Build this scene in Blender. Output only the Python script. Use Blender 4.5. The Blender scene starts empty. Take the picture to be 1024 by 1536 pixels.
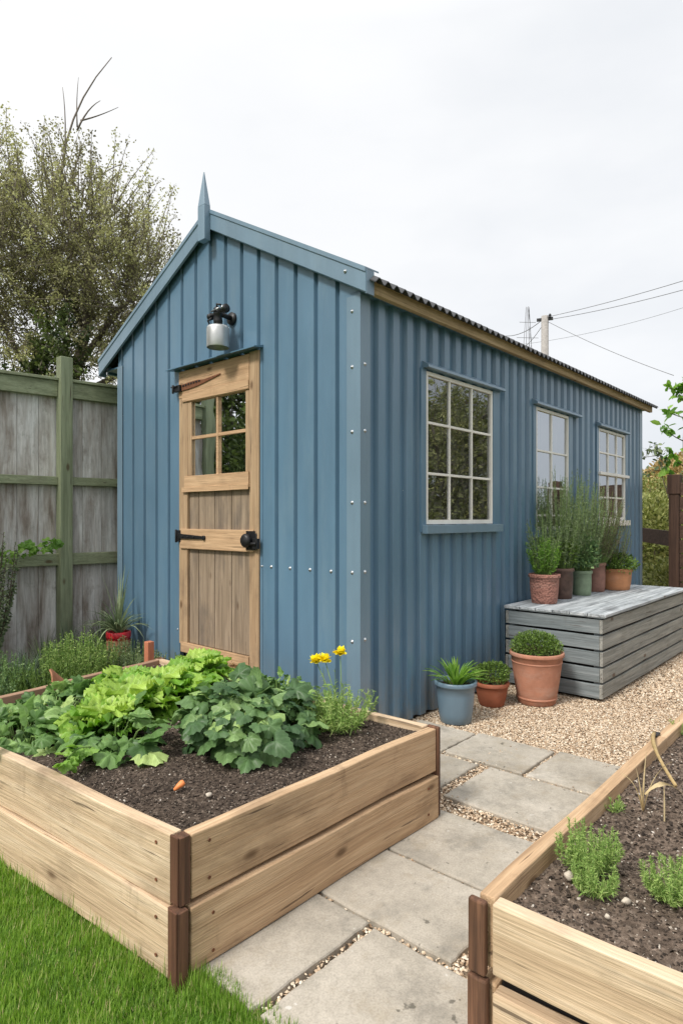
import bpy, math, random
import numpy as np
from math import sin, cos, pi, radians, sqrt
R = random.Random(7)
NR = np.random.default_rng(7)
C = bpy.context.scene.collection
SC = bpy.context.scene

# ---------------------------------------------------------------- frame
TH = radians(48.253)
O = np.array([0.1096, 3.6768])
U = np.array([cos(TH), sin(TH)]); V = np.array([-sin(TH), cos(TH)])
def W(a, b, z=0.0):
    p = O + a*U + b*V
    return (p[0], p[1], z)

# ---------------------------------------------------------------- mesh builder (garden coordinates a, b, z)
class MB:
    def __init__(s):
        s.v = []; s.f = []; s.n = 0; s.t = []; s.sm = []; s.c = []; s.hasc = False
    def add(s, verts, faces, tone=0.5, smooth=False):
        verts = np.asarray(verts, dtype=float).reshape(-1, 3)
        s.v.append(verts); s.c.append(np.zeros((len(verts), 3)))
        for fc in faces:
            s.f.append([i + s.n for i in fc]); s.t.append(tone); s.sm.append(smooth)
        s.n += len(verts)
        return s
    def bulk(s, verts, faces, tones, smooth=False, co=None):
        """verts (N,k,3); faces template list; tones (N,)"""
        N, k = verts.shape[0], verts.shape[1]
        s.v.append(verts.reshape(-1, 3))
        s.c.append(np.zeros((N*k, 3)) if co is None else np.tile(co, (N, 1))); s.hasc |= co is not None
        for i in range(N):
            o = s.n + i*k; t = tones[i]
            for fc in faces:
                s.f.append([j + o for j in fc]); s.t.append(t); s.sm.append(smooth)
        s.n += N*k
        return s
    def box(s, a0, a1, b0, b1, z0, z1, tone=0.5):
        a0, a1 = min(a0, a1), max(a0, a1); b0, b1 = min(b0, b1), max(b0, b1); z0, z1 = min(z0, z1), max(z0, z1)
        v = [(a0,b0,z0),(a1,b0,z0),(a1,b1,z0),(a0,b1,z0),(a0,b0,z1),(a1,b0,z1),(a1,b1,z1),(a0,b1,z1)]
        return s.add(v, [(0,3,2,1),(4,5,6,7),(0,1,5,4),(1,2,6,5),(2,3,7,6),(3,0,4,7)], tone)
    def hexa(s, b4, t4, tone=0.5):
        return s.add(list(b4)+list(t4), [(0,3,2,1),(4,5,6,7),(0,1,5,4),(1,2,6,5),(2,3,7,6),(3,0,4,7)], tone)
    def bar(s, p, q, w, h, up=(0,0,1), tone=0.5):
        p = np.array(p, float); q = np.array(q, float); d = q-p; d /= np.linalg.norm(d)
        r = np.cross(d, up); r /= np.linalg.norm(r); t = np.cross(r, d)
        c = [(-w/2,-h/2),(w/2,-h/2),(w/2,h/2),(-w/2,h/2)]
        v = [p + r*x + t*y for x, y in c] + [q + r*x + t*y for x, y in c]
        return s.add(v, [(0,1,2,3),(7,6,5,4),(0,4,5,1),(1,5,6,2),(2,6,7,3),(3,7,4,0)], tone)
    def tube(s, pts, rad, n=6, tone=0.5, cap=True):
        pts = [np.array(p, float) for p in pts]
        if not hasattr(rad, '__len__'): rad = [rad]*len(pts)
        vs = []; ref = np.array([0.31, 0.17, 0.93])
        for i, p in enumerate(pts):
            d = pts[min(i+1, len(pts)-1)] - pts[max(i-1, 0)]
            L = np.linalg.norm(d); d = d/L if L > 1e-9 else np.array([0,0,1.])
            x = np.cross(d, ref)
            if np.linalg.norm(x) < 0.1: x = np.cross(d, (1,0,0))
            x /= np.linalg.norm(x); y = np.cross(d, x)
            for k in range(n):
                an = 2*pi*k/n
                vs.append(p + rad[i]*(x*cos(an) + y*sin(an)))
        fs = []
        for i in range(len(pts)-1):
            for k in range(n):
                k2 = (k+1) % n
                fs.append((i*n+k, (i+1)*n+k, (i+1)*n+k2, i*n+k2))
        if cap:
            fs.append(tuple(range(n))); fs.append(tuple((len(pts)-1)*n + k for k in reversed(range(n))))
        return s.add(vs, fs, tone, True)
    def lathe(s, prof, c=(0,0,0), n=32, tone=0.5, axis='z', wob=0.0):
        vs = []; fs = []
        for r, z in prof:
            for k in range(n):
                an = 2*pi*k/n; rr = r*(1+wob*sin(3*an+z*9))
                if axis == 'z': vs.append((c[0]+rr*cos(an), c[1]+rr*sin(an), c[2]+z))
                elif axis == 'a': vs.append((c[0]+z, c[1]+rr*cos(an), c[2]+rr*sin(an)))
                else: vs.append((c[0]+rr*sin(an), c[1]+z, c[2]+rr*cos(an)))
        for i in range(len(prof)-1):
            for k in range(n):
                k2 = (k+1) % n
                fs.append((i*n+k, i*n+k2, (i+1)*n+k2, (i+1)*n+k))
        return s.add(vs, fs, tone, True)
    def build(s, name, mat, parent=None, base=None, bevel=0, edges=None):
        me = bpy.data.meshes.new(name)
        v = np.concatenate(s.v) if s.v else np.zeros((0,3))
        if parent is not None and base is None: base = parent['_b'] if '_b' in parent else (0,0,0)
        b = np.array(base if base is not None else (0,0,0))
        v = v - b
        lens = np.array([len(x) for x in s.f], dtype=np.int32)
        idx = np.fromiter((i for x in s.f for i in x), dtype=np.int32, count=int(lens.sum()))
        me.vertices.add(len(v)); me.vertices.foreach_set('co', v.astype(np.float32).ravel())
        me.loops.add(len(idx)); me.loops.foreach_set('vertex_index', idx)
        me.polygons.add(len(lens))
        st = np.concatenate([[0], np.cumsum(lens)[:-1]]).astype(np.int32)
        me.polygons.foreach_set('loop_start', st)
        me.polygons.foreach_set('use_smooth', np.array(s.sm, dtype=bool))
        me.update(calc_edges=True); me.validate()
        at = me.attributes.new('tone', 'FLOAT', 'FACE')
        if len(me.polygons) == len(s.t): at.data.foreach_set('value', np.array(s.t, dtype=np.float32))
        if s.hasc and len(me.vertices) == len(v):
            ac = me.attributes.new('leafco', 'FLOAT_VECTOR', 'POINT'); ac.data.foreach_set('vector', np.concatenate(s.c).astype(np.float32).ravel())
        o = bpy.data.objects.new(name, me); C.objects.link(o)
        me.materials.append(mat)
        if parent is not None:
            o.parent = parent
            o['_b'] = tuple(float(x) for x in b)
        else:
            o.location = W(*b); o.rotation_euler = (0,0,TH)
            o['_b'] = tuple(float(x) for x in b)
        if bevel:
            m = o.modifiers.new('edge', 'BEVEL'); m.width = bevel; m.segments = 2; m.limit_method = 'ANGLE'; m.angle_limit = radians(50)
        return o

def thing(name, label, cat, base, group=None):
    o = bpy.data.objects.new(name, None); C.objects.link(o); o.empty_display_size = 0.1
    o.location = W(*base); o.rotation_euler = (0,0,TH)
    o['_b'] = tuple(float(x) for x in base)
    return tag(o, label, cat, group)
def tag(o, label, cat, group=None):
    o['label'] = label; o['category'] = cat
    if group: o['group'] = group
    return o
def copy_tree(o, parent=None):
    c = o.copy(); C.objects.link(c); c.parent = parent
    for ch in [x for x in bpy.data.objects if x.parent == o]: copy_tree(ch, c)
    return c

# ---------------------------------------------------------------- materials
class NT:
    def __init__(s, name, rough=0.6, spec=0.5):
        m = bpy.data.materials.new(name); m.use_nodes = True
        s.m = m; s.t = m.node_tree; s.b = s.t.nodes['Principled BSDF']; s.out = s.t.nodes['Material Output']
        s.b.inputs['Roughness'].default_value = rough
        s.b.inputs['Specular IOR Level'].default_value = spec
    def n(s, typ, **kw):
        nd = s.t.nodes.new(typ)
        for k, v in kw.items():
            if k.startswith('_'): setattr(nd, k[1:], v)
            else:
                key = k.replace('__', ' ')
                nd.inputs[key].default_value = v
        return nd
    def l(s, a, b): s.t.links.new(a, b)
    def coord(s, scale=(1,1,1), rnd=True, kind='Object'):
        tc = s.n('ShaderNodeTexCoord'); mp = s.n('ShaderNodeMapping'); s.l(tc.outputs[kind], mp.inputs['Vector'])
        mp.inputs['Scale'].default_value = scale
        if rnd:
            oi = s.n('ShaderNodeObjectInfo'); mu = s.n('ShaderNodeMath', _operation='MULTIPLY'); mu.inputs[1].default_value = 37.0
            s.l(oi.outputs['Random'], mu.inputs[0])
            at = s.n('ShaderNodeAttribute'); at.attribute_name = 'tone'
            m2 = s.n('ShaderNodeMath', _operation='MULTIPLY_ADD'); m2.inputs[1].default_value = 23.0
            s.l(at.outputs['Fac'], m2.inputs[0]); s.l(mu.outputs[0], m2.inputs[2])
            cb = s.n('ShaderNodeCombineXYZ')
            for i in range(3): s.l(m2.outputs[0], cb.inputs[i])
            s.l(cb.outputs[0], mp.inputs['Location'])
        return mp.outputs['Vector']
    def noise(s, vec, scale, detail=4, rough=0.55, dist=0.0):
        nd = s.n('ShaderNodeTexNoise', Scale=scale, Detail=detail, Roughness=rough, Distortion=dist)
        s.l(vec, nd.inputs['Vector']); return nd.outputs['Fac']
    def ramp(s, fac, stops, interp='LINEAR'):
        r = s.n('ShaderNodeValToRGB'); cr = r.color_ramp; cr.interpolation = interp
        while len(cr.elements) < len(stops): cr.elements.new(0.5)
        for e, (p, c) in zip(cr.elements, stops):
            e.position = p; e.color = (c[0], c[1], c[2], 1) if hasattr(c, '__len__') else (c, c, c, 1)
        s.l(fac, r.inputs['Fac']); return r.outputs['Color']
    def mix(s, a, b, fac, mode='MIX'):
        nd = s.n('ShaderNodeMix'); nd.data_type = 'RGBA'; nd.blend_type = mode
        for sock, x in ((nd.inputs[6], a), (nd.inputs[7], b), (nd.inputs[0], fac)):
            if hasattr(x, 'is_linked') or isinstance(x, bpy.types.NodeSocket): s.l(x, sock)
            elif hasattr(x, '__len__'): sock.default_value = (x[0], x[1], x[2], 1)
            else: sock.default_value = x
        return nd.outputs[2]
    def bump(s, h, strength=0.3, dist=0.01, prev=None):
        b = s.n('ShaderNodeBump', Strength=strength, Distance=dist); s.l(h, b.inputs['Height'])
        if prev is not None: s.l(prev, b.inputs['Normal'])
        return b.outputs['Normal']
    def fin(s, col=None, nrm=None, rough=None):
        if col is not None:
            if isinstance(col, bpy.types.NodeSocket): s.l(col, s.b.inputs['Base Color'])
            else: s.b.inputs['Base Color'].default_value = (*col, 1)
        if nrm is not None: s.l(nrm, s.b.inputs['Normal'])
        if rough is not None: s.l(rough, s.b.inputs['Roughness'])
        return s.m

def axscale(axis, along, across):
    return {'a': (along, across, across), 'b': (across, along, across), 'z': (across, across, along)}[axis]

def wood(name, axis, cols, rough=0.75, stain=0.5, knots=True, grain=1.0, stain_col=(0.10,0.06,0.035)):
    """cols: three base colours from light to dark; grain runs along the axis"""
    s = NT(name, rough, 0.3)
    v = s.coord(axscale(axis, 0.7, 14))
    g1 = s.noise(v, 2.2, 6, 0.6, 0.6)
    col = s.ramp(g1, [(0.22, cols[2]), (0.47, cols[1]), (0.68, cols[0])])
    v2 = s.coord(axscale(axis, 1.5, 75))
    g2 = s.noise(v2, 3.0, 3, 0.6, 0.3)
    fine = s.ramp(g2, [(0.35, 0.62), (0.6, 1.0)])
    col = s.mix(col, fine, 0.55*grain, 'MULTIPLY')
    v3 = s.coord(axscale(axis, 1.3, 2.6))
    g3 = s.noise(v3, 1.7, 5, 0.62)
    st = s.ramp(g3, [(0.52, 0.0), (0.72, 1.0)])
    sm = s.n('ShaderNodeMath', _operation='MULTIPLY'); s.l(st, sm.inputs[0]); sm.inputs[1].default_value = stain*0.55
    col = s.mix(col, stain_col, sm.outputs[0])
    if knots:
        v4 = s.coord(axscale(axis, 3.0, 6.5))
        vo = s.n('ShaderNodeTexVoronoi', Scale=1.0); s.l(v4, vo.inputs['Vector'])
        kn = s.ramp(vo.outputs['Distance'], [(0.06, 1.0), (0.13, 0.0)])
        km = s.n('ShaderNodeMath', _operation='MULTIPLY'); s.l(kn, km.inputs[0]); km.inputs[1].default_value = 0.75
        col = s.mix(col, (0.09, 0.045, 0.02), km.outputs[0])
    # drips and weather marks running down the face, and thin dark checks along the grain
    vd = s.coord((3.2, 3.2, 0.9) if axis != 'z' else (5, 5, 0.6)); gd = s.noise(vd, 1.9, 6, 0.68)
    col = s.mix(col, tuple(x*1.3 for x in stain_col), s.ramp(gd, [(0.60, 0.0), (0.74, 0.55*min(1.0, stain))]))
    vc = s.coord(axscale(axis, 1.0, 26)); gc = s.noise(vc, 2.4, 4, 0.55)
    col = s.mix(col, (0.055,0.033,0.02), s.ramp(gc, [(0.655, 0.0), (0.70, 0.75)]))
    nb = s.bump(g2, 0.5, 0.005); nb = s.bump(g1, 0.4, 0.010, nb); nb = s.bump(gc, -0.4, 0.006, nb)
    return s.fin(col, nb)

LW = [(0.64,0.455,0.285), (0.51,0.34,0.20), (0.32,0.205,0.12)]
m_wood_a = wood('bed_timber_lengthwise', 'a', LW, stain=1.1)
m_wood_b = wood('bed_timber_crosswise', 'a', [(0.72,0.565,0.40), (0.61,0.45,0.295), (0.41,0.28,0.175)], stain=1.0)
m_post = wood('dark_stained_post', 'z', [(0.24,0.12,0.07), (0.12,0.06,0.036), (0.04,0.023,0.017)], stain=0.9, stain_col=(0.03,0.02,0.015))
DW = [(0.52,0.37,0.23), (0.42,0.285,0.17), (0.29,0.19,0.11)]
m_door_z = wood('door_timber_upright', 'z', DW, stain=1.2, stain_col=(0.13,0.095,0.07))
m_door_b = wood('door_timber_rail', 'b', [(0.62,0.42,0.25), (0.53,0.345,0.20), (0.40,0.25,0.135)], stain=0.8, stain_col=(0.17,0.11,0.07))
m_board_z = wood('door_board_weathered', 'z', [(0.40,0.31,0.225), (0.29,0.22,0.155), (0.16,0.12,0.085)], stain=1.2, stain_col=(0.11,0.095,0.085))
m_fascia = wood('fascia_timber', 'a', [(0.60,0.45,0.27), (0.47,0.34,0.19), (0.31,0.21,0.12)], stain=0.7)
GW = [(0.42,0.41,0.37), (0.29,0.29,0.265), (0.15,0.15,0.14)]
m_grey_a = wood('weathered_board_long', 'a', GW, stain=0.7, stain_col=(0.11,0.10,0.075))
m_grey_b = wood('weathered_board_short', 'b', [(0.30,0.33,0.34), (0.21,0.24,0.25), (0.12,0.14,0.145)], stain=0.6, stain_col=(0.07,0.075,0.07))
m_lid = wood('weathered_lid', 'a', [(0.62,0.65,0.67), (0.38,0.41,0.43), (0.13,0.14,0.15)], stain=1.1, stain_col=(0.05,0.053,0.055))
m_green = wood('green_stained_timber', 'a', [(0.38,0.42,0.27), (0.29,0.325,0.20), (0.17,0.19,0.11)], stain=0.7, stain_col=(0.10,0.075,0.05))
m_green_z = wood('green_stained_post', 'z', [(0.38,0.42,0.27), (0.29,0.33,0.205), (0.18,0.205,0.12)], stain=0.7, stain_col=(0.09,0.07,0.045))
m_rustpost = wood('rust_brown_strip', 'z', [(0.20,0.095,0.055), (0.11,0.05,0.03), (0.045,0.024,0.017)], stain=0.9, stain_col=(0.03,0.02,0.015))
m_brown_z = wood('dark_brown_timber', 'z', [(0.13,0.075,0.05), (0.085,0.048,0.034), (0.045,0.027,0.02)], stain=0.4)
m_brown_a = wood('dark_brown_rail', 'a', [(0.12,0.07,0.05), (0.08,0.045,0.032), (0.04,0.025,0.02)], stain=0.4)
m_redbrown = wood('reddish_edge_board', 'a', [(0.46,0.29,0.20), (0.36,0.22,0.145), (0.24,0.14,0.09)], stain=0.5)

def fence_mat():
    s = NT('weathered_fence_panel', 0.85, 0.2)
    v = s.coord((5.5, 5.5, 0.75)); g = s.noise(v, 1.6, 7, 0.65, 0.2)
    col = s.ramp(g, [(0.27, (0.17,0.135,0.11)), (0.39, (0.40,0.35,0.31)), (0.50, (0.60,0.57,0.54)), (0.64, (0.85,0.84,0.82))])
    v2 = s.coord((40, 40, 2.5)); g2 = s.noise(v2, 1.5, 4, 0.7)
    col = s.mix(col, s.ramp(g2, [(0.3, 0.5), (0.62, 1.0)]), 0.6, 'MULTIPLY')
    v3 = s.coord((7, 7, 4)); g3 = s.noise(v3, 1.0, 6, 0.7)
    st = s.ramp(g3, [(0.56, 0.0), (0.74, 0.55)])
    col = s.mix(col, (0.16,0.10,0.065), st)
    v4 = s.coord((9, 9, 6)); g4 = s.noise(v4, 1.3, 6, 0.75)
    col = s.mix(col, (0.12,0.14,0.08), s.ramp(g4, [(0.58, 0.0), (0.75, 0.5)]))
    return s.fin(col, s.bump(g2, 0.5, 0.004))
m_fence = fence_mat()

def paint(name, col, rough=0.42, dirt=True, spec=0.5):
    s = NT(name, rough, spec)
    v = s.coord((1.0, 1.0, 0.35), rnd=False)
    g = s.noise(v, 2.3, 6, 0.6)
    c = s.ramp(g, [(0.3, tuple(x*0.86 for x in col)), (0.7, tuple(min(1,x*1.12) for x in col))])
    v0 = s.coord((14, 14, 0.8), rnd=False); g0 = s.noise(v0, 1.2, 5, 0.65)
    c = s.mix(c, s.ramp(g0, [(0.35, 0.82), (0.6, 1.0)]), 0.28, 'MULTIPLY')
    if dirt:
        sx = s.n('ShaderNodeSeparateXYZ'); s.l(s.coord((1,1,1), rnd=False), sx.inputs[0])
        mr = s.n('ShaderNodeMapRange'); s.l(sx.outputs['Z'], mr.inputs[0]); mr.inputs[1].default_value = 0.0; mr.inputs[2].default_value = 0.42; mr.inputs[3].default_value = 0.95; mr.inputs[4].default_value = 0.0
        nd = s.noise(s.coord((6,6,2.2), rnd=False), 2.0, 6, 0.7); ndr = s.ramp(nd, [(0.42, 0.0), (0.66, 1.0)])
        dm = s.n('ShaderNodeMath', _operation='MULTIPLY'); s.l(mr.outputs[0], dm.inputs[0]); s.l(ndr, dm.inputs[1])
        c = s.mix(c, (0.17,0.16,0.135), dm.outputs[0])
        nf = s.noise(s.coord((5,5,0.9), rnd=False), 1.1, 6, 0.7)
        c = s.mix(c, (0.21,0.29,0.34), s.ramp(nf, [(0.52, 0.0), (0.76, 0.35)]))
        v2 = s.coord((1,1,1), rnd=False)
        vo = s.n('ShaderNodeTexVoronoi', Scale=9.0); s.l(v2, vo.inputs['Vector'])
        sp = s.ramp(vo.outputs['Distance'], [(0.018, 1.0), (0.034, 0.0)])
        g2 = s.noise(v2, 1.6, 2); gate = s.ramp(g2, [(0.54, 0.0), (0.6, 1.0)])
        mm = s.n('ShaderNodeMath', _operation='MULTIPLY'); s.l(sp, mm.inputs[0]); s.l(gate, mm.inputs[1])
        c = s.mix(c, (0.55,0.6,0.62), mm.outputs[0])
    s.b.inputs['Coat Weight'].default_value = 0.35; s.b.inputs['Coat Roughness'].default_value = 0.22
    rv = s.noise(s.coord((3,3,3), rnd=False), 3.0, 5)
    rr = s.n('ShaderNodeMapRange'); s.l(rv, rr.inputs[0]); rr.inputs[3].default_value = rough-0.08; rr.inputs[4].default_value = rough+0.1
    nz = s.noise(s.coord((1.3,1.3,0.5), rnd=False), 3.5, 2)
    return s.fin(c, s.bump(nz, 0.12, 0.02), rr.outputs[0])
BLUE = (0.106, 0.198, 0.288)
m_blue = paint('blue_painted_steel', BLUE, 0.36, spec=0.7)
m_blue_trim = paint('blue_flashing', (0.155, 0.24, 0.315), 0.36, spec=0.7)
m_blue_dark = paint('blue_window_trim', (0.085,0.18,0.265), 0.45, False)
m_cream = paint('cream_painted_timber', (0.84,0.81,0.75), 0.5, False)
m_pot_blue = paint('blue_grey_plastic', (0.13,0.20,0.26), 0.45, False)

def simple(name, col, rough=0.5, metal=0.0, var=0.15, scale=20, bump=0.15, spec=0.5):
    s = NT(name, rough, spec); s.b.inputs['Metallic'].default_value = metal
    g = s.noise(s.coord((1,1,1)), scale, 5, 0.6)
    c = s.ramp(g, [(0.3, tuple(x*(1-var) for x in col)), (0.7, tuple(min(1, x*(1+var)) for x in col))])
    return s.fin(c, s.bump(g, bump, 0.003))
m_galv = simple('galvanised_steel', (0.52,0.53,0.53), 0.42, 0.7, 0.14, 9, 0.05)
m_screw = simple('screw_zinc', (0.50,0.52,0.54), 0.38, 0.8, 0.2, 60)
m_black = simple('black_iron', (0.018,0.018,0.02), 0.45, 0.3, 0.3, 40, 0.4)
m_chrome = simple('dull_metal_fitting', (0.35,0.36,0.37), 0.28, 0.9, 0.2, 30)
m_roof = simple('dark_corrugated_roofing', (0.05,0.052,0.056), 0.7, 0.0, 0.35, 25)
m_rust = simple('rusty_iron', (0.16,0.06,0.025), 0.8, 0.0, 0.5, 60, 0.4)
m_dark = simple('painted_shade', (0.02,0.018,0.016), 0.9)  # near-black colour used as painted shade behind gaps and openings
m_interior = simple('shed_lining_board', (0.10,0.09,0.08), 0.9)
m_red = simple('red_glazed_plastic', (0.48,0.02,0.03), 0.35, 0, 0.2, 12)
m_concrete_pole = simple('pole_concrete', (0.33,0.31,0.29), 0.85, 0, 0.2, 12)
m_wire = simple('cable_grey', (0.16,0.16,0.17), 0.6)
m_stake = wood('orange_stake', 'z', [(0.62,0.25,0.14),(0.5,0.18,0.10),(0.35,0.12,0.06)], stain=0.3, knots=False)
m_shard = simple('terracotta_shard', (0.42,0.20,0.11), 0.8, 0, 0.2, 30)
m_carrot = simple('carrot_orange', (0.75,0.24,0.07), 0.5, 0, 0.2, 60)
m_stone = simple('pale_stone', (0.50,0.44,0.36), 0.8, 0, 0.2, 50)
m_greystone = simple('grey_stone', (0.22,0.21,0.20), 0.85, 0, 0.4, 22, 0.6)
m_bucket = simple('dark_tin', (0.11,0.065,0.05), 0.5, 0.3, 0.5, 12)
m_pot_green = simple('pale_green_glaze', (0.19,0.25,0.16), 0.55, 0, 0.25, 16)
m_pot_brown = simple('brown_clay', (0.24,0.12,0.09), 0.75, 0, 0.25, 16)

def terracotta(name, col, tex=False, pale=0.5):
    s = NT(name, 0.75, 0.3)
    g = s.noise(s.coord((1,1,1)), 9, 6, 0.65)
    c = s.ramp(g, [(0.3, tuple(x*0.8 for x in col)), (0.7, tuple(x*1.15 for x in col))])
    g2 = s.noise(s.coord((1,1,2.5)), 5, 6, 0.7)
    c = s.mix(c, (0.48,0.36,0.30), s.ramp(g2, [(0.5, 0.0), (0.75, pale)]))
    nb = s.bump(g, 0.15, 0.003)
    if tex:
        vo = s.n('ShaderNodeTexVoronoi', Scale=55.0); s.l(s.coord((1,1,1)), vo.inputs['Vector'])
        nb = s.bump(vo.outputs['Distance'], 0.9, 0.012, nb)
        c = s.mix(c, s.ramp(vo.outputs['Distance'], [(0.1, 0.55), (0.5, 1.0)]), 0.6, 'MULTIPLY')
    return s.fin(c, nb)
m_terra = terracotta('weathered_terracotta', (0.43,0.20,0.13))
m_terra2 = terracotta('orange_terracotta', (0.46,0.21,0.10), pale=0.3)
m_terra_red = terracotta('red_brown_terracotta', (0.29,0.095,0.05), pale=0.15)
m_terra_hammer = terracotta('hammered_copper_pot', (0.36,0.17,0.13), True, 0.4)

def soil_mat(name, base=1.0):
    s = NT(name, 0.95, 0.15)
    v = s.coord((1,1,1), rnd=False)
    g = s.noise(v, 38, 8, 0.75); g1 = s.noise(v, 5, 4)
    c = s.ramp(g, [(0.34, tuple(x*base for x in (0.022,0.016,0.012))), (0.56, tuple(x*base for x in (0.075,0.056,0.043))), (0.72, tuple(x*base for x in (0.19,0.15,0.12)))])
    c = s.mix(c, s.ramp(g1, [(0.3, 0.7), (0.7, 1.25)]), 0.7, 'MULTIPLY')
    return s.fin(c, s.bump(g, 0.9, 0.012))
m_soil = soil_mat('garden_soil', 1.3); m_soil_dry = soil_mat('dry_garden_soil', 2.6)
def tone_mat(name, stops, rough=0.85, spec=0.25, nscale=60, nvar=0.3):
    s = NT(name, rough, spec)
    at = s.n('ShaderNodeAttribute'); at.attribute_name = 'tone'
    c = s.ramp(at.outputs['Fac'], stops)
    g = s.noise(s.coord((1,1,1), rnd=False), nscale, 3)
    c = s.mix(c, s.ramp(g, [(0.3, 1-nvar), (0.7, 1+nvar)]), 0.6, 'MULTIPLY')
    return s.fin(c, s.bump(g, 0.3, 0.003))
m_crumb = tone_mat('soil_crumbs', [(0.0,(0.018,0.013,0.01)), (0.5,(0.08,0.06,0.046)), (0.86,(0.18,0.14,0.11)), (0.93,(0.40,0.35,0.29)), (1.0,(0.55,0.50,0.44))])
m_pebble = tone_mat('gravel_pebbles', [(0.0,(0.22,0.14,0.085)), (0.2,(0.38,0.265,0.17)), (0.5,(0.55,0.42,0.295)), (0.75,(0.65,0.53,0.39)), (1.0,(0.78,0.70,0.58))], 0.7)
def gravel_base():
    s = NT('gravel_bed', 0.9, 0.2); v = s.coord((1,1,1), rnd=False)
    vo = s.n('ShaderNodeTexVoronoi', Scale=75.0); s.l(v, vo.inputs['Vector'])
    g = s.noise(v, 60, 4)
    c = s.ramp(g, [(0.3,(0.10,0.065,0.04)), (0.5,(0.30,0.22,0.15)), (0.7,(0.48,0.38,0.27))])
    return s.fin(c, s.bump(vo.outputs['Distance'], 0.9, 0.01))
m_gravel = gravel_base()
def slab_mat():
    s = NT('concrete_slab', 0.85, 0.3)
    v = s.coord((1,1,1)); g = s.noise(v, 2.6, 7, 0.62); f = s.noise(v, 150, 3, 0.7); h = s.noise(v, 28, 5, 0.7)
    c = s.ramp(g, [(0.28,(0.27,0.245,0.205)), (0.5,(0.40,0.36,0.30)), (0.72,(0.50,0.455,0.39))])
    c = s.mix(c, s.ramp(f, [(0.3, 0.72), (0.6, 1.12)]), 0.65, 'MULTIPLY')
    c = s.mix(c, s.ramp(h, [(0.32, 0.70), (0.58, 1.0)]), 0.45, 'MULTIPLY')
    g5 = s.noise(v, 5.5, 6, 0.7)
    c = s.mix(c, (0.27,0.215,0.14), s.ramp(g5, [(0.52, 0.0), (0.74, 0.55)]))
    g6 = s.noise(v, 4.1, 7, 0.75)
    c = s.mix(c, (0.12,0.115,0.10), s.ramp(g6, [(0.52, 0.0), (0.72, 0.6)]))
    g7 = s.noise(v, 21, 3, 0.5); c = s.mix(c, (0.07,0.065,0.05), s.ramp(g7, [(0.70, 0.0), (0.74, 0.7)])); c = s.mix(c, (0.62,0.60,0.56), s.ramp(g7, [(0.24, 0.6), (0.28, 0.0)]))
    nb = s.bump(f, 0.35, 0.003); nb = s.bump(h, 0.25, 0.006, nb)
    return s.fin(c, nb)
m_slab = slab_mat()
def lawn_base():
    s = NT('lawn_ground', 0.95, 0.1); v = s.coord((1,1,1), rnd=False); g = s.noise(v, 20, 6, 0.7)
    return s.fin(s.ramp(g, [(0.3,(0.03,0.065,0.01)), (0.7,(0.10,0.20,0.03))]), s.bump(g, 0.8, 0.02))
m_lawn = lawn_base()
def earth():
    s = NT('open_ground', 0.95, 0.1); v = s.coord((1,1,1), rnd=False); g = s.noise(v, 1.2, 8, 0.7)
    return s.fin(s.ramp(g, [(0.3,(0.045,0.05,0.02)), (0.55,(0.08,0.10,0.035)), (0.75,(0.12,0.09,0.05))]), s.bump(g, 0.5, 0.03))
m_earth = earth()

def leaf(name, stops, rough=0.5, trans=0.3, vein=False, spec=0.35):
    s = NT(name, rough, spec)
    at = s.n('ShaderNodeAttribute'); at.attribute_name = 'tone'
    c = s.ramp(at.outputs['Fac'], stops)
    g = s.noise(s.coord((1,1,1), rnd=False), 45, 4)
    c = s.mix(c, s.ramp(g, [(0.3, 0.7), (0.7, 1.25)]), 0.0 if 'petal' in name else 0.6, 'MULTIPLY')
    nrm = s.bump(g, 0.25, 0.004)
    if vein:
        at2 = s.n('ShaderNodeAttribute'); at2.attribute_name = 'leafco'; sp = s.n('ShaderNodeSeparateXYZ'); s.l(at2.outputs['Vector'], sp.inputs[0])
        def mm(op, a_, b_=None, c_=None):
            n_ = s.n('ShaderNodeMath', _operation=op)
            for i_, x_ in enumerate((a_, b_, c_)):
                if x_ is None: continue
                if isinstance(x_, bpy.types.NodeSocket): s.l(x_, n_.inputs[i_])
                else: n_.inputs[i_].default_value = x_
            return n_.outputs[0]
        ay = mm('ABSOLUTE', sp.outputs['Y'])
        mid = mm('SUBTRACT', 1.0, mm('MULTIPLY', ay, 38.0)); mid = mm('MAXIMUM', mid, 0.0)
        ph = mm('MULTIPLY', mm('SUBTRACT', sp.outputs['X'], mm('MULTIPLY', ay, 0.75)), 44.0)
        side = mm('MAXIMUM', mm('SUBTRACT', mm('SINE', ph), 0.78), 0.0); side = mm('MULTIPLY', side, 2.6)
        ve = mm('MINIMUM', mm('ADD', mid, side), 1.0)
        hv = s.n('ShaderNodeHueSaturation', Saturation=0.9, Value=1.45); s.l(c, hv.inputs['Color'])
        c = s.mix(c, hv.outputs[0], mm('MULTIPLY', ve, 0.75))
        nrm = s.bump(ve, -0.6, 0.004, nrm)
        gb = s.noise(s.coord((1,1,1), rnd=False), 16, 3); c = s.mix(c, (0.40,0.38,0.12), s.ramp(gb, [(0.68, 0.0), (0.76, 0.4)]))
    tr = s.n('ShaderNodeBsdfTranslucent'); mx = s.n('ShaderNodeMixShader'); mx.inputs[0].default_value = trans
    hs = s.n('ShaderNodeHueSaturation', Saturation=1.1, Value=1.5); s.l(c, hs.inputs['Color']); s.l(hs.outputs[0], tr.inputs['Color'])
    if 'petal' in name: hs.inputs['Value'].default_value = 1.0; hs.inputs['Saturation'].default_value = 1.0
    s.fin(c, nrm)
    s.l(s.b.outputs[0], mx.inputs[1]); s.l(tr.outputs[0], mx.inputs[2]); s.l(mx.outputs[0], s.out.inputs['Surface'])
    return s.m
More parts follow.
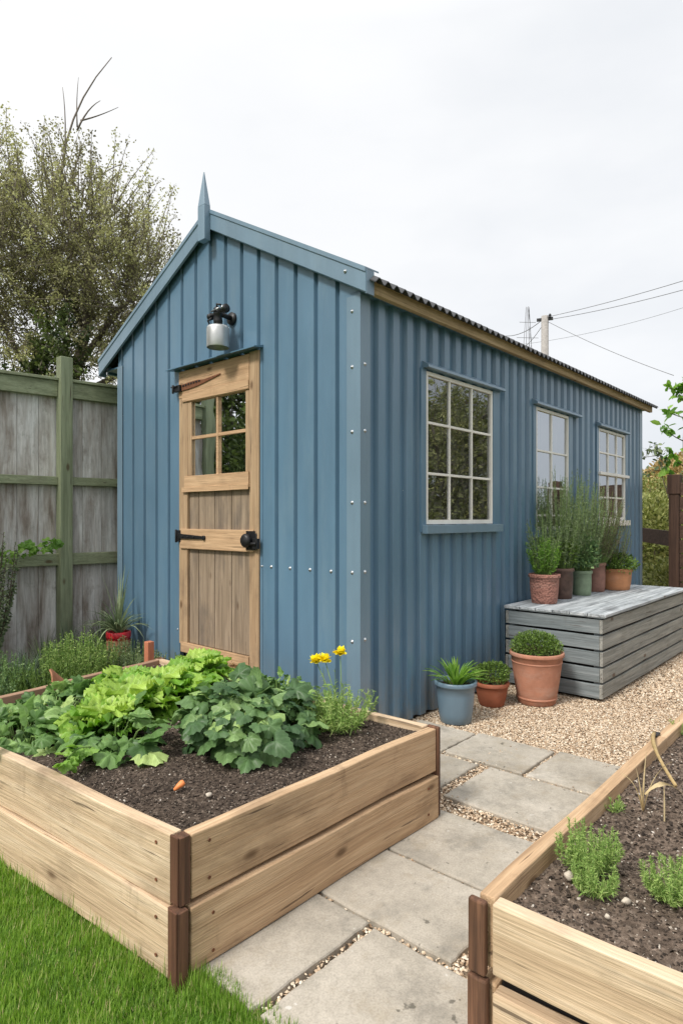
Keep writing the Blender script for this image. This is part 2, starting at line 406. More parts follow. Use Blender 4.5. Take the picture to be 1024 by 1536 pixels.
m_lettuce = leaf('lettuce_leaf', [(0,(0.09,0.20,0.025)), (0.5,(0.17,0.35,0.04)), (1,(0.38,0.54,0.10))], 0.42, 0.3, True)
m_bean = leaf('broad_green_leaf', [(0,(0.06,0.13,0.04)), (0.5,(0.15,0.27,0.075)), (0.85,(0.25,0.40,0.13)), (1,(0.40,0.52,0.18))], 0.42, 0.3, True)
m_dkleaf = leaf('dark_green_leaf', [(0,(0.04,0.09,0.035)), (0.5,(0.10,0.185,0.065)), (0.85,(0.19,0.30,0.11)), (1,(0.32,0.46,0.15))], 0.42, 0.25, True)
m_feather = leaf('feathery_leaf', [(0,(0.11,0.20,0.05)), (0.5,(0.25,0.39,0.10)), (1,(0.46,0.56,0.20))], 0.6, 0.3)
m_greygreen = leaf('grey_green_leaf', [(0,(0.07,0.105,0.05)), (0.5,(0.16,0.215,0.11)), (1,(0.32,0.38,0.21))], 0.65, 0.25)
m_blade = leaf('grass_blade', [(0,(0.08,0.17,0.02)), (0.5,(0.19,0.34,0.045)), (0.88,(0.33,0.48,0.09)), (1,(0.52,0.48,0.24))], 0.5, 0.35)
m_box = leaf('clipped_box_leaf', [(0,(0.05,0.09,0.018)), (0.5,(0.11,0.19,0.035)), (1,(0.23,0.34,0.08))], 0.45, 0.25)
m_treeleaf = leaf('olive_tree_leaf', [(0,(0.13,0.12,0.07)), (0.35,(0.23,0.22,0.115)), (0.7,(0.35,0.35,0.16)), (1,(0.50,0.51,0.24))], 0.6, 0.35)
m_treedark = leaf('ivy_leaf', [(0,(0.03,0.05,0.015)), (0.5,(0.08,0.115,0.03)), (1,(0.19,0.25,0.07))], 0.5, 0.2)
m_hedge = leaf('hedge_leaf', [(0,(0.10,0.12,0.03)), (0.5,(0.22,0.25,0.07)), (1,(0.42,0.42,0.17))], 0.55, 0.25)
m_golden = leaf('golden_leaf', [(0,(0.30,0.22,0.09)), (0.5,(0.46,0.35,0.16)), (1,(0.60,0.50,0.27))], 0.7, 0.25)
m_fresh = leaf('fresh_green_leaf', [(0,(0.08,0.18,0.03)), (0.5,(0.16,0.32,0.05)), (1,(0.32,0.5,0.11))], 0.45, 0.35)
m_heather = leaf('dry_heather_leaf', [(0,(0.075,0.06,0.045)), (0.5,(0.15,0.13,0.085)), (1,(0.27,0.25,0.16))], 0.8, 0.2)
m_dry = leaf('dry_straw', [(0,(0.30,0.20,0.09)), (0.5,(0.52,0.39,0.19)), (1,(0.70,0.58,0.36))], 0.7, 0.25)
m_petal = leaf('yellow_petal', [(0,(0.95,0.76,0.01)), (0.5,(0.97,0.86,0.02)), (1,(0.98,0.92,0.06))], 0.5, 0.3)
m_stemg = simple('green_stem', (0.15,0.24,0.06), 0.6, 0, 0.25, 30)
m_stemb = simple('woody_stem', (0.10,0.075,0.055), 0.85, 0, 0.3, 30)
m_bark = simple('tree_bark', (0.15,0.125,0.10), 0.95, 0, 0.4, 8, 0.8)
m_twig = simple('grey_twig', (0.19,0.16,0.135), 0.9, 0, 0.2, 8)

def glass(name='window_glass', ior=3.4):
    s = NT(name, 0.03, 0.5)
    s.t.nodes.remove(s.b)
    gl = s.n('ShaderNodeBsdfGlossy', Roughness=0.015); gl.inputs['Color'].default_value = (0.93,0.96,0.98,1)
    tr = s.n('ShaderNodeBsdfTransparent'); tr.inputs['Color'].default_value = (0.62,0.66,0.66,1)
    fr = s.n('ShaderNodeFresnel', IOR=ior)
    g = s.noise(s.coord((1,1,1), rnd=False), 2.2, 2)
    nb = s.bump(g, 0.10, 0.02); s.l(nb, fr.inputs['Normal']); s.l(nb, gl.inputs['Normal'])
    df = s.n('ShaderNodeBsdfDiffuse'); df.inputs['Color'].default_value = (0.35,0.35,0.33,1)
    g2 = s.noise(s.coord((1,1,1), rnd=False), 14, 6, 0.7); dm = s.ramp(g2, [(0.42, 0.03), (0.75, 0.28)])
    m0 = s.n('ShaderNodeMixShader'); s.l(dm, m0.inputs[0]); s.l(tr.outputs[0], m0.inputs[1]); s.l(df.outputs[0], m0.inputs[2])
    mx = s.n('ShaderNodeMixShader'); s.l(fr.outputs[0], mx.inputs[0]); s.l(m0.outputs[0], mx.inputs[1]); s.l(gl.outputs[0], mx.inputs[2])
    s.l(mx.outputs[0], s.out.inputs['Surface'])
    return s.m
m_glass = glass(); m_glass_boost = glass('boosted_sky_glass', 10.0)  # second glass: reflectivity raised so the farther panes mirror more bright sky

# ---------------------------------------------------------------- leaf scattering
def norm(x): return x/np.maximum(np.linalg.norm(x, axis=-1, keepdims=True), 1e-9)
def scatter(mb, tpl, faces, pos, dirs, ups, sc, tones, width=None, smooth=True):
    pos = np.asarray(pos, float); d = norm(np.asarray(dirs, float)); u = np.asarray(ups, float)
    sd = norm(np.cross(u, d)); up = np.cross(d, sd)
    sc = np.asarray(sc, float).reshape(-1,1,1)
    w = sc if width is None else np.asarray(width, float).reshape(-1,1,1)
    t = np.asarray(tpl, float)[None]
    v = pos[:,None,:] + t[...,0:1]*d[:,None,:]*sc + t[...,1:2]*sd[:,None,:]*w + t[...,2:3]*up[:,None,:]*sc
    mb.bulk(v, faces, np.asarray(tones), smooth, np.asarray(tpl, float) if len(tpl) > 20 else None)
def rdir(n, zlo=-1, zhi=1):
    z = NR.uniform(zlo, zhi, n); a = NR.uniform(0, 2*pi, n); r = np.sqrt(np.maximum(0, 1-z*z))
    return np.stack([r*np.cos(a), r*np.sin(a), z], 1)
# leaf templates: x along the leaf, y across, z up
T_SMALL = ([(0,0,0),(0.5,0.28,0.06),(1,0,-0.05),(0.5,-0.28,0.06)], [(0,1,2,3)])
T_OVAL = ([(0,0,0),(0.3,0.24,0.05),(0.7,0.22,0.03),(1,0,-0.08),(0.7,-0.22,0.03),(0.3,-0.24,0.05),(0.5,0,-0.02)],
          [(0,6,1),(1,6,2),(2,6,3),(3,6,4),(4,6,5),(5,6,0)])
T_BLADE = ([(0,-0.5,0),(0,0.5,0),(0.4,-0.42,0.0),(0.4,0.42,0.0),(0.75,-0.28,-0.06),(0.75,0.28,-0.06),(1,0,-0.2)],
           [(0,1,3,2),(2,3,5,4),(4,5,6)])
def lobed(nl=5, depth=0.25, curl=0.25, seed=0):
    rr = random.Random(seed); pts = [(0.42,0,0.03)]; n = 32
    for k in range(n):
        an = -pi + 2*pi*k/n
        c = abs(an)
        r = 0.50*(1 - depth*(0.5-0.5*cos(an*nl)))*(1.0+0.22*cos(an)) * (1+(0.055 if k % 2 else -0.055)+rr.uniform(-0.04,0.04))
        if c > 2.9: r *= 0.45
        elif c > 2.5: r *= 0.85
        x = 0.42 + r*cos(an); y = r*sin(an)
        z = -curl*(r**2)*1.1 + 0.06*sin(an*nl+1.0) + 0.10*abs(y)
        pts.append((x, y, z))
    # inner ring with folds along veins
    inner = []
    for k in range(n):
        p = pts[1+k]; an = -pi + 2*pi*k/n
        inner.append((0.42+(p[0]-0.42)*0.55, p[1]*0.55, 0.03 + p[2]*0.25 + 0.05*cos(an*nl)))
    i0 = len(pts); pts += inner; fs = []
    for k in range(n):
        k2 = (k+1) % n
        fs.append((0, i0+k, i0+k2)); fs.append((i0+k, 1+k, 1+k2, i0+k2))
    return (pts, fs)
LOBES = [lobed(5,0.30,0.35,1), lobed(5,0.22,0.5,2), lobed(7,0.18,0.6,3), lobed(3,0.25,0.4,4)]
def ruffled(seed):
    rr = random.Random(seed); nx, ny = 11, 13; P = []; ph = rr.uniform(0,6); ph2 = rr.uniform(0,6)
    for i in range(nx+1):
        t = i/nx; w = 0.07 + 0.40*sin(min(1, t*1.1)*pi*0.60)**1.3
        if t > 0.8: w *= 1-((t-0.8)*1.9)**1.3
        w *= 1+0.10*sin(i*2.2+ph2)+rr.uniform(-.06,.06)
        for j in range(ny):
            s = (j/(ny-1))*2-1
            edge = abs(s)**2.2
            x = t + (0.05*sin(j*2.1+ph)+rr.uniform(-.025,.025))*t + (0.05*(1-s*s) if t > 0.85 else 0)
            y = s*w + rr.uniform(-.02,.02)*edge
            z = 0.16*edge*w + (0.085*edge+0.05*max(0,t-0.75)*4*(0.4+edge))*sin(t*27+ph+s*3) + 0.05*max(0,t-0.5)*2*sin(s*13+ph2) - 0.34*t*t*t + 0.03*sin(i*2.6+j*1.9+ph)*t + 0.035*(1-abs(s))*0 - (0.03 if abs(s) < 0.1 else 0)
            P.append((x, y, z))
    F = []
    for i in range(nx):
        for j in range(ny-1):
            a = i*ny+j; F.append((a, a+1, a+ny+1, a+ny))
    return (P, F)
RUF = [ruffled(k) for k in range(5)]

# ================================================================ SETTING
def sheet(name, a0, a1, b0, b1, z, mat, nx=1, ny=1, amp=0.0, kind='structure', skirt=0.0, fn=None):
    mb = MB(); vs = []; fs = []
    for i in range(nx+1):
        for j in range(ny+1):
            a = a0+(a1-a0)*i/nx; b = b0+(b1-b0)*j/ny
            zz = z + (R.uniform(-amp, amp) if amp else 0) + (fn(a, b) if fn else 0)
            vs.append((a, b, zz))
    for i in range(nx):
        for j in range(ny):
            q = i*(ny+1)+j; fs.append((q, q+ny+1, q+ny+2, q+1))
    mb.add(vs, fs, 0.5, True)
    o = mb.build(name, mat); o['kind'] = kind
    return o
sheet('ground', -250, 250, -250, 250, -0.060, m_earth)
sheet('lawn', -9, -1.735, -6, 1.9, -0.022, m_lawn, 60, 60, 0.006)
sheet('gravel_bed', -1.74, 9.0, -2.6, 1.6, -0.030, m_gravel, 90, 40, 0.003)
sheet('border_soil', -4.0, 3.0, 1.6, 3.35, -0.012, m_soil, 60, 30, 0.012)

# gravel pebbles
TP = np.array([(1,0,0),(0.45,0.85,0.1),(-0.55,0.8,-0.1),(-1,0,0.05),(-0.45,-0.8,0),(0.5,-0.85,0.05),(0.1,0.05,0.8),(0,0,-0.7)], float)
FP = [(6,0,1),(6,1,2),(6,2,3),(6,3,4),(6,4,5),(6,5,0)]
def pebbles(mb, n, a0, a1, b0, b1, z, r0, r1, reject=None, tone=None, lift=0.3):
    a = NR.uniform(a0, a1, n); b = NR.uniform(b0, b1, n)
    if reject is not None:
        k = ~reject(a, b); a = a[k]; b = b[k]
    n = len(a)
    if n == 0: return
    r = NR.uniform(r0, r1, n)
    zz = np.array([z]*n if not callable(z) else z(a, b)) + r*lift*NR.uniform(-0.6, 1.4, n)
    d = rdir(n, -0.35, 0.35); up = rdir(n, 0.6, 1)
    t = NR.uniform(0, 1, n) if tone is None else tone(n)
    jit = TP[None]*np.array([1,0.75,0.62])*NR.uniform(0.72, 1.25, (n, 8, 1))
    sd = norm(np.cross(up, d)); u2 = np.cross(d, sd)
    v = np.stack([a, b, zz], 1)[:,None,:] + (jit[...,0:1]*d[:,None]+jit[...,1:2]*sd[:,None]+jit[...,2:3]*u2[:,None])*r[:,None,None]
    mb.bulk(v, FP, t, False)
SLABS = [  # a0,a1,b0,b1,label
 (-1.735,-1.250,-1.088,-0.45,'grey paving slab beside the lawn, half under the front corner of the left bed'),
 (-1.735,-1.262,-1.95,-1.118,'large grey paving slab at the bottom edge of the photo touching the lawn'),
 (-1.235,-0.858,-1.385,-0.35,'grey paving slab beside the long side of the left bed, left of the right bed post'),
 (-0.842,-0.425,-1.75,-0.35,'grey paving slab crossing between the two beds near the middle of the path'),
 (-0.300,0.150,-1.75,-0.762,'wide pale paving slab with a gravel strip along its near edge'),
 (0.176,0.580,-0.925,-0.462,'square paving slab bordering the loose gravel in front of the terracotta pots'),
 (0.182,0.612,-1.75,-0.945,'pale paving slab bordering the gravel and the right bed'),
 (0.176,0.545,-0.448,0.10-0.15,'paving slab in front of the blue pot behind the left bed corner'),
 (-0.245,0.135,-0.700,-0.25,'paving slab beside the far end post of the left bed'),
]
def make_slab(a0, a1, b0, b1, label):
    mb = MB(); n = 14; j = lambda: R.uniform(-0.004, 0.004)
    ring = []
    for k in range(n): ring.append((a0+(a1-a0)*k/n+j(), b0+j()))
    for k in range(n): ring.append((a1+j(), b0+(b1-b0)*k/n+j()))
    for k in range(n): ring.append((a1-(a1-a0)*k/n+j(), b1+j()))
    for k in range(n): ring.append((a0+j(), b1-(b1-b0)*k/n+j()))
    N = len(ring); tz = R.uniform(-0.002, 0.002); tx = R.uniform(-0.004, 0.004)
    ca, cb = (a0+a1)/2, (b0+b1)/2
    zt = lambda a: 0.0+tz+tx*(a-ca)
    def ins(p, s): return (p[0]+(0.007*s)*(1 if p[0] < ca else -1), p[1]+(0.007*s)*(1 if p[1] < cb else -1))
    v = [(p[0], p[1], -0.045) for p in ring] + [(p[0], p[1], zt(p[0])-0.006) for p in ring] + [(*ins(p, 0.5), zt(p[0])-0.0015) for p in ring] + [(*ins(p, 1.3), zt(p[0])) for p in ring]
    f = []
    for r_ in range(3):
        for k in range(N):
            k2 = (k+1) % N; f.append((r_*N+k, r_*N+k2, (r_+1)*N+k2, (r_+1)*N+k))
    f.append(tuple(3*N+k for k in range(N)))
    mb.add(v, f)
    o = mb.build('paving_slab', m_slab, base=(ca, cb, 0)); tag(o, label, 'paving slab', 'paving slabs of the garden path')
for s_ in SLABS: make_slab(*s_)
def on_slab(a, b):
    k = np.zeros(len(a), bool)
    for a0, a1, b0, b1, _ in SLABS:
        if (a1-a0) > 0: k |= (a > a0+0.002) & (a < a1-0.002) & (b > b0+0.002) & (b < b1-0.002)
    return k
def rej(a, b):
    k = on_slab(a, b)
    k |= (a > -1.78) & (a < -0.50) & (b > -0.83) & (b < 1.2)       # under left bed
    k |= (a > -1.45) & (b < -1.68)                               # right bed
    k |= (a > 1.80) & (a < 3.95) & (b > -0.72)                   # storage box
    k |= (b > 0.02) & (a > -0.02)
    return k
g = MB()
pebbles(g, 46000, 0.10, 2.2, -1.66, 0.02, -0.022, 0.004, 0.0095, rej)
pebbles(g, 40000, 0.40, 1.9, -1.66, 0.02, -0.017, 0.004, 0.0088, rej)
pebbles(g, 32000, 2.2, 5.5, -1.66, -0.70, -0.018, 0.006, 0.0115, rej)
pebbles(g, 16000, -1.74, 0.6, -1.60, -0.10, -0.022, 0.005, 0.011, rej)
pebbles(g, 12000, -1.74, 0.2, -1.60, -0.40, -0.014, 0.004, 0.009, rej)
pebbles(g, 420, -0.3, 0.6, -1.6, -0.4, 0.002, 0.003, 0.006, lambda a, b: ~((np.abs(a-0.15) < 0.05) | (np.abs(a+0.37) < 0.10) | (np.abs(b+0.73) < 0.06) | (a > 0.54)))
o = g.build('gravel', m_pebble); o['kind'] = 'stuff'; o['label'] = 'loose pale tan gravel between the slabs and around the pots'; o['category'] = 'gravel'

# grass
def grass():
    mb = MB()
    def patch(n, a0, a1, b0, b1, h0, h1, rj=None):
        a = NR.uniform(a0, a1, n); b = NR.uniform(b0, b1, n)
        if rj is not None:
            k = ~rj(a, b); a = a[k]; b = b[k]
        n = len(a)
        cl = 0.5+0.5*np.sin(a*17+np.sin(b*11)*2)*np.sin(b*19+np.sin(a*7)*2)
        h = NR.uniform(h0, h1, n)*(0.7+0.5*cl)
        an = NR.uniform(0, 2*pi, n); lean = NR.uniform(0.15, 1.3, n)
        wa = np.sin(a*5.0+b*3)*0.5
        d = np.stack([np.cos(an)*lean+wa*0.3, np.sin(an)*lean+wa*0.2, np.ones(n)], 1)
        up = np.stack([np.cos(an), np.sin(an), -lean*0.6], 1)
        t = np.clip(NR.normal(0.45, 0.2, n)+0.22*(cl-0.5), 0, 0.93)
        t[NR.random(n) < 0.06] = 1.0
        scatter(mb, T_BLADE[0], T_BLADE[1], np.stack([a, b, np.full(n, -0.022)], 1), d, up, h, t, NR.uniform(0.0014, 0.0034, n))
    edge = lambda a, b: (a > -1.745+0.02*np.sin(b*23)+0.012*np.sin(b*61)) | ((a > -1.80-0.085*(b+0.845)) & (b > -0.83))
    patch(125000, -2.75, -1.70, -1.55, 0.75, 0.018, 0.040, edge)
    patch(24000, -4.6, -2.7, -1.8, 1.9, 0.03, 0.06)
    patch(3200, -1.80, -1.70, -1.30, -0.84, 0.025, 0.06, lambda a, b: a > -1.712+0.02*np.sin(b*31))
    patch(2600, -2.3, -1.76, -1.0, 0.75, 0.05, 0.10, lambda a, b: ~((a < -1.795-0.085*(b+0.845)) & (a > -1.87-0.085*(b+0.845)) & (b > -0.9)))
    o = mb.build('grass', m_blade); o['kind'] = 'stuff'; o['label'] = 'short bright green lawn grass beside the left bed'; o['category'] = 'grass'
grass()

# ================================================================ SHED
LEN = 5.36; WID = 2.79; RB = 1.42
def zroof(b): return 3.575 - (0.552*(RB-b) if b < RB else 0.515*(b-RB))
shed = thing('garden_shed', 'blue ribbed steel shed with gabled front, timber door and three cream framed windows', 'shed', (0,0,0))

def clad(name, run, prof, top, holes, place, mat):
    """run: sorted list of (s, offset); top(s) -> z; holes: (s0,s1,z0,z1)"""
    pts = list(prof)
    extra = set()
    for h in holes: extra |= {h[0], h[1]}
    def off(s):
        for (s0, o0), (s1, o1) in zip(prof, prof[1:]):
            if s0 <= s <= s1: return o0+(o1-o0)*((s-s0)/(s1-s0) if s1 > s0 else 0)
        return 0
    for e in extra: pts.append((e, off(e)))
    if run is not None: pts.append((run, off(run)))
    pts = sorted(pts)
    mb = MB()
    for (s0, o0), (s1, o1) in zip(pts, pts[1:]):
        if s1-s0 < 1e-6: continue
        m = (s0+s1)/2; segs = [(0.0, None)]
        hs = sorted([h for h in holes if h[0] < m < h[1]], key=lambda h: h[2])
        lo = 0.0; segs = []
        for h in hs:
            segs.append((lo, h[2])); lo = h[3]
        segs.append((lo, None))
        for z0, z1 in segs:
            a, b = (top(s0), top(s1)) if z1 is None else (z1, z1)
            mb.add([place(s0, o0, z0), place(s1, o1, z0), place(s1, o1, b), place(s0, o0, a)], [(0,1,2,3)])
    return mb.build(name, mat, shed)

# front profile: flat pans with recessed grooves at .179 + k*.1815
def front_prof():
    p = [(0.0, 0.0)]; k = 0.179
    while k < WID-0.03:
        p += [(k-0.019, 0.0), (k-0.008, 0.026), (k+0.010, 0.026), (k+0.019, 0.0)]; k += 0.1815
    p.append((WID, 0.0)); return p
DOOR = (0.885, 1.835, 0.12, 2.455)
clad('front_cladding', RB, front_prof(), lambda s: zroof(s)-0.06, [DOOR], lambda s, o, z: (o, s, z), m_blue)
def side_prof(L, p0=0.09, pitch=0.148):
    p = [(0.0, 0.0)]; k = p0
    while k+pitch < L:
        p += [(k, 0.0), (k+0.013, 0.030), (k+0.072, 0.030), (k+0.085, 0.0)]; k += pitch
    p.append((L, 0.0)); return p
W1 = (0.678, 1.594, 1.262, 2.290); W2 = (2.369, 3.087, 1.20, 2.278); W3 = (3.884, 4.737, 1.285, 2.258)
clad('side_cladding', None, side_prof(LEN), lambda s: 2.70, [W1, W2, W3], lambda s, o, z: (s, o, z), m_blue)
clad('side_cladding', None, side_prof(LEN), lambda s: 2.70, [], lambda s, o, z: (s, WID-o, z), m_blue)
clad('back_cladding', RB, front_prof(), lambda s: zroof(s)-0.06, [], lambda s, o, z: (LEN-o, s, z), m_blue)
m = MB(); m.box(0.06, LEN-0.06, 0.06, WID-0.06, 0.02, 0.08); m.build('floor', m_interior, shed)
m = MB(); m.box(2.0, 4.9, WID-0.10, WID-0.07, 0.1, 2.6); m.build('lining', m_interior, shed)

# roof: corrugated sheets
def roof_sheet(side):
    mb = MB(); vs = []; n = int((LEN+0.30)/0.0115); L = LEN+0.24; b_e = -0.13 if side == 0 else 3.09
    th = 0.006
    for i in range(n+1):
        a = -0.02 + L*i/n; w = 0.016*sin(2*pi*a/0.084)
        for b, t in ((RB, 0), (b_e, 0), (b_e, th), (RB, th)):
            vs.append((a, b, zroof(b)-0.050 + w + t))
    fs = []
    for i in range(n):
        q = i*4
        for k in range(4):
            k2 = (k+1) % 4; fs.append((q+k, q+4+k, q+4+k2, q+k2))
    fs.append((0,1,2,3)); fs.append((n*4+3, n*4+2, n*4+1, n*4))
    mb.add(vs, fs, 0.5, False)
    mb.build('roof_sheet', m_roof, shed)
roof_sheet(0); roof_sheet(1)
m = MB(); m.bar((-0.03, RB-0.09, zroof(RB)-0.085), (LEN+0.2, RB-0.09, zroof(RB)-0.085), 0.22, 0.008, (0, -0.5, 1)); m.bar((-0.03, RB+0.09, zroof(RB)-0.081), (LEN+0.2, RB+0.09, zroof(RB)-0.081), 0.22, 0.008, (0, 0.5, 1)); m.build('ridge_cap', m_blue_trim, shed)
# fascia boards
for b0, b1 in ((-0.078, -0.040), (3.02, 3.055)):
    m = MB(); m.box(0.03, LEN+0.16, b0, b1, zroof(-0.04)-0.155, zroof(-0.04)-0.074)
    m.build('fascia', m_fascia if b0 < 0 else m_blue_dark, shed, bevel=0.003)
m = MB(); m.box(0.0, LEN+0.1, -0.039, 0.08, 2.632, 2.644); m.box(0.0, LEN+0.1, WID-0.08, 3.02, 2.632, 2.644); m.build('soffit', m_blue_dark, shed)
# barge boards (folded flashing with upper fold)
def barge(b_e, lowcut):
    sg = 1 if b_e > RB else -1
    mb = MB(); h = 0.150; a0 = -0.052
    P = []
    for b in (RB+sg*0.001, b_e):
        zt = zroof(b)
        P.append([(a0+0.014, b, zt-h), (a0, b, zt-h+0.008), (a0, b, zt-0.036), (a0-0.007, b, zt-0.028), (a0-0.007, b, zt), (a0+0.12, b, zt+0.004), (a0+0.12, b, zt-0.006), (a0+0.010, b, zt-0.008), (a0+0.014, b, zt-0.05)])
    n = len(P[0]); vs = P[0]+P[1]
    fs = [(k, n+k, n+(k+1) % n, (k+1) % n) for k in range(n)]
    fs += [tuple(range(n)), tuple(range(2*n-1, n-1, -1))]
    mb.add(vs, fs)
    # eave return
    zt = zroof(b_e)
    mb.box(a0+0.004, 0.02, b_e-sg*0.006, b_e+sg*0.004, zt-h-0.0, zt-0.012)
    bo = mb.build('barge_board', m_blue_trim, shed)
    return bo
bb = barge(-0.085, 0); barge(3.045, 0)
# finial
mb = MB(); a1 = -0.066; zs = 3.33
for (w, d, z0, z1, w2, d2) in ((0.041, 0.026, 3.325, 3.575, 0.041, 0.026), (0.041, 0.026, 3.5755, 3.83, 0.003, 0.003)):
    ac = a1-0.012
    mb.hexa([(ac-d, RB-w, z0), (ac+d, RB-w, z0), (ac+d, RB+w, z0), (ac-d, RB+w, z0)], [(ac-d2, RB-w2, z1), (ac+d2, RB-w2, z1), (ac+d2, RB+w2, z1), (ac-d2, RB+w2, z1)])
mb.build('finial', m_blue_trim, shed, bevel=0.002)
# corner flashing
mb = MB(); t = 0.004
mb.box(-0.006, -0.002, -0.006, 0.100, 0.0, 2.62); mb.box(-0.0019, 0.085, -0.0062, -0.0022, 0.0, 2.62)
mb.build('corner_flashing', m_blue_trim, shed)
mb = MB(); mb.box(LEN+0.002, LEN+0.006, -0.006, 0.10, 0, 2.62); mb.box(LEN-0.10, LEN+0.0018, -0.0062, -0.0022, 0, 2.62); mb.build('corner_flashing', m_blue_trim, shed)
mb = MB(); mb.box(-0.006, -0.002, WID-0.08, WID+0.006, 0.0, 2.64); mb.box(-0.0019, 0.085, WID+0.0022, WID+0.0062, 0.0, 2.64); mb.build('corner_flashing', m_blue_trim, shed)
# screws
def screw_mesh():
    mb = MB(); mb.lathe([(0.0115,0),(0.0115,0.002),(0.007,0.0022),(0.007,0.007),(0.004,0.009),(0.0,0.0095)], n=10, axis='a')
    return mb
scs = []
first = screw_mesh().build('screw', m_screw, shed, base=(0,0,0)); first['_b'] = (0,0,0)
def screw(a, b, z, face):
    global first
    if first is not None: s = first; first = None
    else: s = scs[0].copy(); C.objects.link(s)
    s.location = (a, b, z)
    s.rotation_euler = (0,0,pi) if face == 'front' else (0,0,-pi/2)
    scs.append(s)
for z in (2.53, 2.20, 1.815, 1.395, 0.98, 0.57): screw(-0.006, 0.057, z, 'front')
for z in (2.215, 1.82, 1.395, 0.985, 0.585): screw(0.037, -0.006, z, 'side')
for b in (0.268, 0.448, 0.630, 0.812, 0.868): screw(0.0, b-0.035 if b < 0.86 else b, 0.977, 'front')
screw(0.0, 1.868, 0.43, 'front'); screw(-0.054, 0.07, 2.757, 'front')
for b in (0.34, 0.52): pass

# door
door = MB(); x0 = -0.012
door_o = None
def dpart(name, mb, mat, bevel=0.0025, parent=None): return mb.build(name, mat, parent or door_o, bevel=bevel)
mb = MB(); mb.box(0.028, 0.045, DOOR[0]+0.01, DOOR[1]-0.01, 0.3, 2.44); door_o = mb.build('door', m_board_z, shed)
bL, bR = 1.832, 0.888
mb = MB(); mb.box(-0.014, 0.026, bR, bR+0.098, 0.13, 2.452); dpart('stile', mb, m_door_z)
mb = MB(); mb.box(-0.014, 0.026, bL-0.110, bL, 0.33, 2.440); dpart('stile', mb, m_door_z)
# boards lower
bb_ = [0.990, 1.145, 1.352, 1.560, 1.6445, 1.719]
edges = [0.9885, 1.172, 1.378, 1.560, 1.720]
edges = [0.988, 1.205, 1.405, 1.60, 1.7195]
for k in range(4):
    mb = MB(); mb.box(0.004, 0.024, edges[k]+0.0035, edges[k+1]-0.0035, 0.345, 1.56); dpart('board', mb, m_board_z, 0.003)
mb = MB(); mb.box(-0.018, 0.020, bR+0.100, bL-0.002, 2.235, 2.442); dpart('top_rail', mb, m_door_b)
mb = MB(); mb.box(-0.024, -0.0185, bR+0.100, bL-0.05, 2.20, 2.262); mb.box(-0.0185, 0.02, bR+0.10, bL-0.112, 2.196, 2.234); dpart('window_head_trim', mb, m_door_b)
mb = MB(); mb.box(-0.028, -0.0145, bR+0.045, bL-0.03, 1.070, 1.222); mb.box(-0.0143, 0.003, bR+0.1, bL-0.112, 1.075, 1.217); dpart('middle_rail', mb, m_door_b, 0.003)
mb = MB(); mb.box(-0.027, -0.0005, bR+0.094, bL-0.085, 1.518, 1.626); dpart('window_sill', mb, m_door_b)
mb = MB(); mb.box(-0.032, -0.0275, bR+0.092, bL-0.06, 1.503, 1.540); dpart('sill_nosing', mb, m_door_b, 0.001)
mb = MB(); mb.box(-0.022, 0.003, bR+0.100, bL-0.03, 0.268, 0.344); dpart('bottom_rail', mb, m_door_b)
mb = MB(); mb.box(0.012, 0.020, bR+0.10, 1.52, 0.125, 0.262); dpart('kick_board', mb, m_door_b)
mb = MB(); mb.box(0.046, 0.05, DOOR[0], DOOR[1], 0.06, 0.33); dpart('threshold_shade', mb, m_dark, 0)  # dark sheet painted as the shade in the opening under the door
# door window
wb0, wb1, wz0, wz1 = 1.030, 1.672, 1.628, 2.194
for p_, q_ in ((bR+0.099, wb0), (wb1, bL-0.111)):
    mb = MB(); mb.box(-0.013, 0.003, p_, q_, wz0, wz1); dpart('window_frame', mb, m_door_z)
mb = MB(); mb.box(-0.010, 0.008, 1.343, 1.366, wz0, wz1); mb.box(-0.0085, 0.0065, wb0, 1.3425, 1.905, 1.928); mb.box(-0.0085, 0.0065, 1.3665, wb1, 1.905, 1.928)
mb.build('glazing_bar', m_door_b, door_o)
mb = MB()
for (p, q) in ((wb0, 1.343), (1.366, wb1)):
    for (r_, s_) in ((wz0, 1.905), (1.928, wz1)): mb.add([(0.006, p, r_), (0.006, q, r_), (0.006, q, s_), (0.006, p, s_)], [(0,1,2,3)])
mb.build('pane', m_glass, door_o)
mb = MB(); mb.box(0.0262, 0.0275, wb0-0.02, wb1+0.02, wz0-0.02, wz1+0.02); mb.build('pane_backing', m_dark, door_o)  # dark sheet stands in for the unlit interior behind the panes
# hinges
def hinge(z, z2, L, rusty):
    mb = MB(); b0 = bL+0.012
    mb.box(-0.030, -0.022, b0-0.055, b0+0.004, z-0.045, z+0.045)
    mb.tube([(-0.034, b0, z-0.05), (-0.034, b0, z+0.05)], 0.009, 8)
    mb.hexa([(-0.040, b0-0.03, z-0.020), (-0.028, b0-0.03, z-0.020), (-0.028, b0-L, z2-0.010), (-0.040, b0-L, z2-0.010)],
            [(-0.040, b0-0.03, z+0.020), (-0.028, b0-0.03, z+0.020), (-0.028, b0-L, z2+0.010), (-0.040, b0-L, z2+0.010)])
    mb.lathe([(0,-0.008),(0.017,-0.008),(0.017,0.006),(0,0.006)], (-0.034, b0-L, z2), 12, axis='a')
    for q in (0.1, 0.17, 0.24): 
        if q < L-0.03: mb.lathe([(0.0,-0.012),(0.006,-0.010),(0.006,0)], (-0.038, b0-q, z+(z2-z)*q/L), 8, axis='a')
    mb.build('hinge', m_black, door_o, bevel=0.0015)
hinge(1.165, 1.158, 0.36, False)
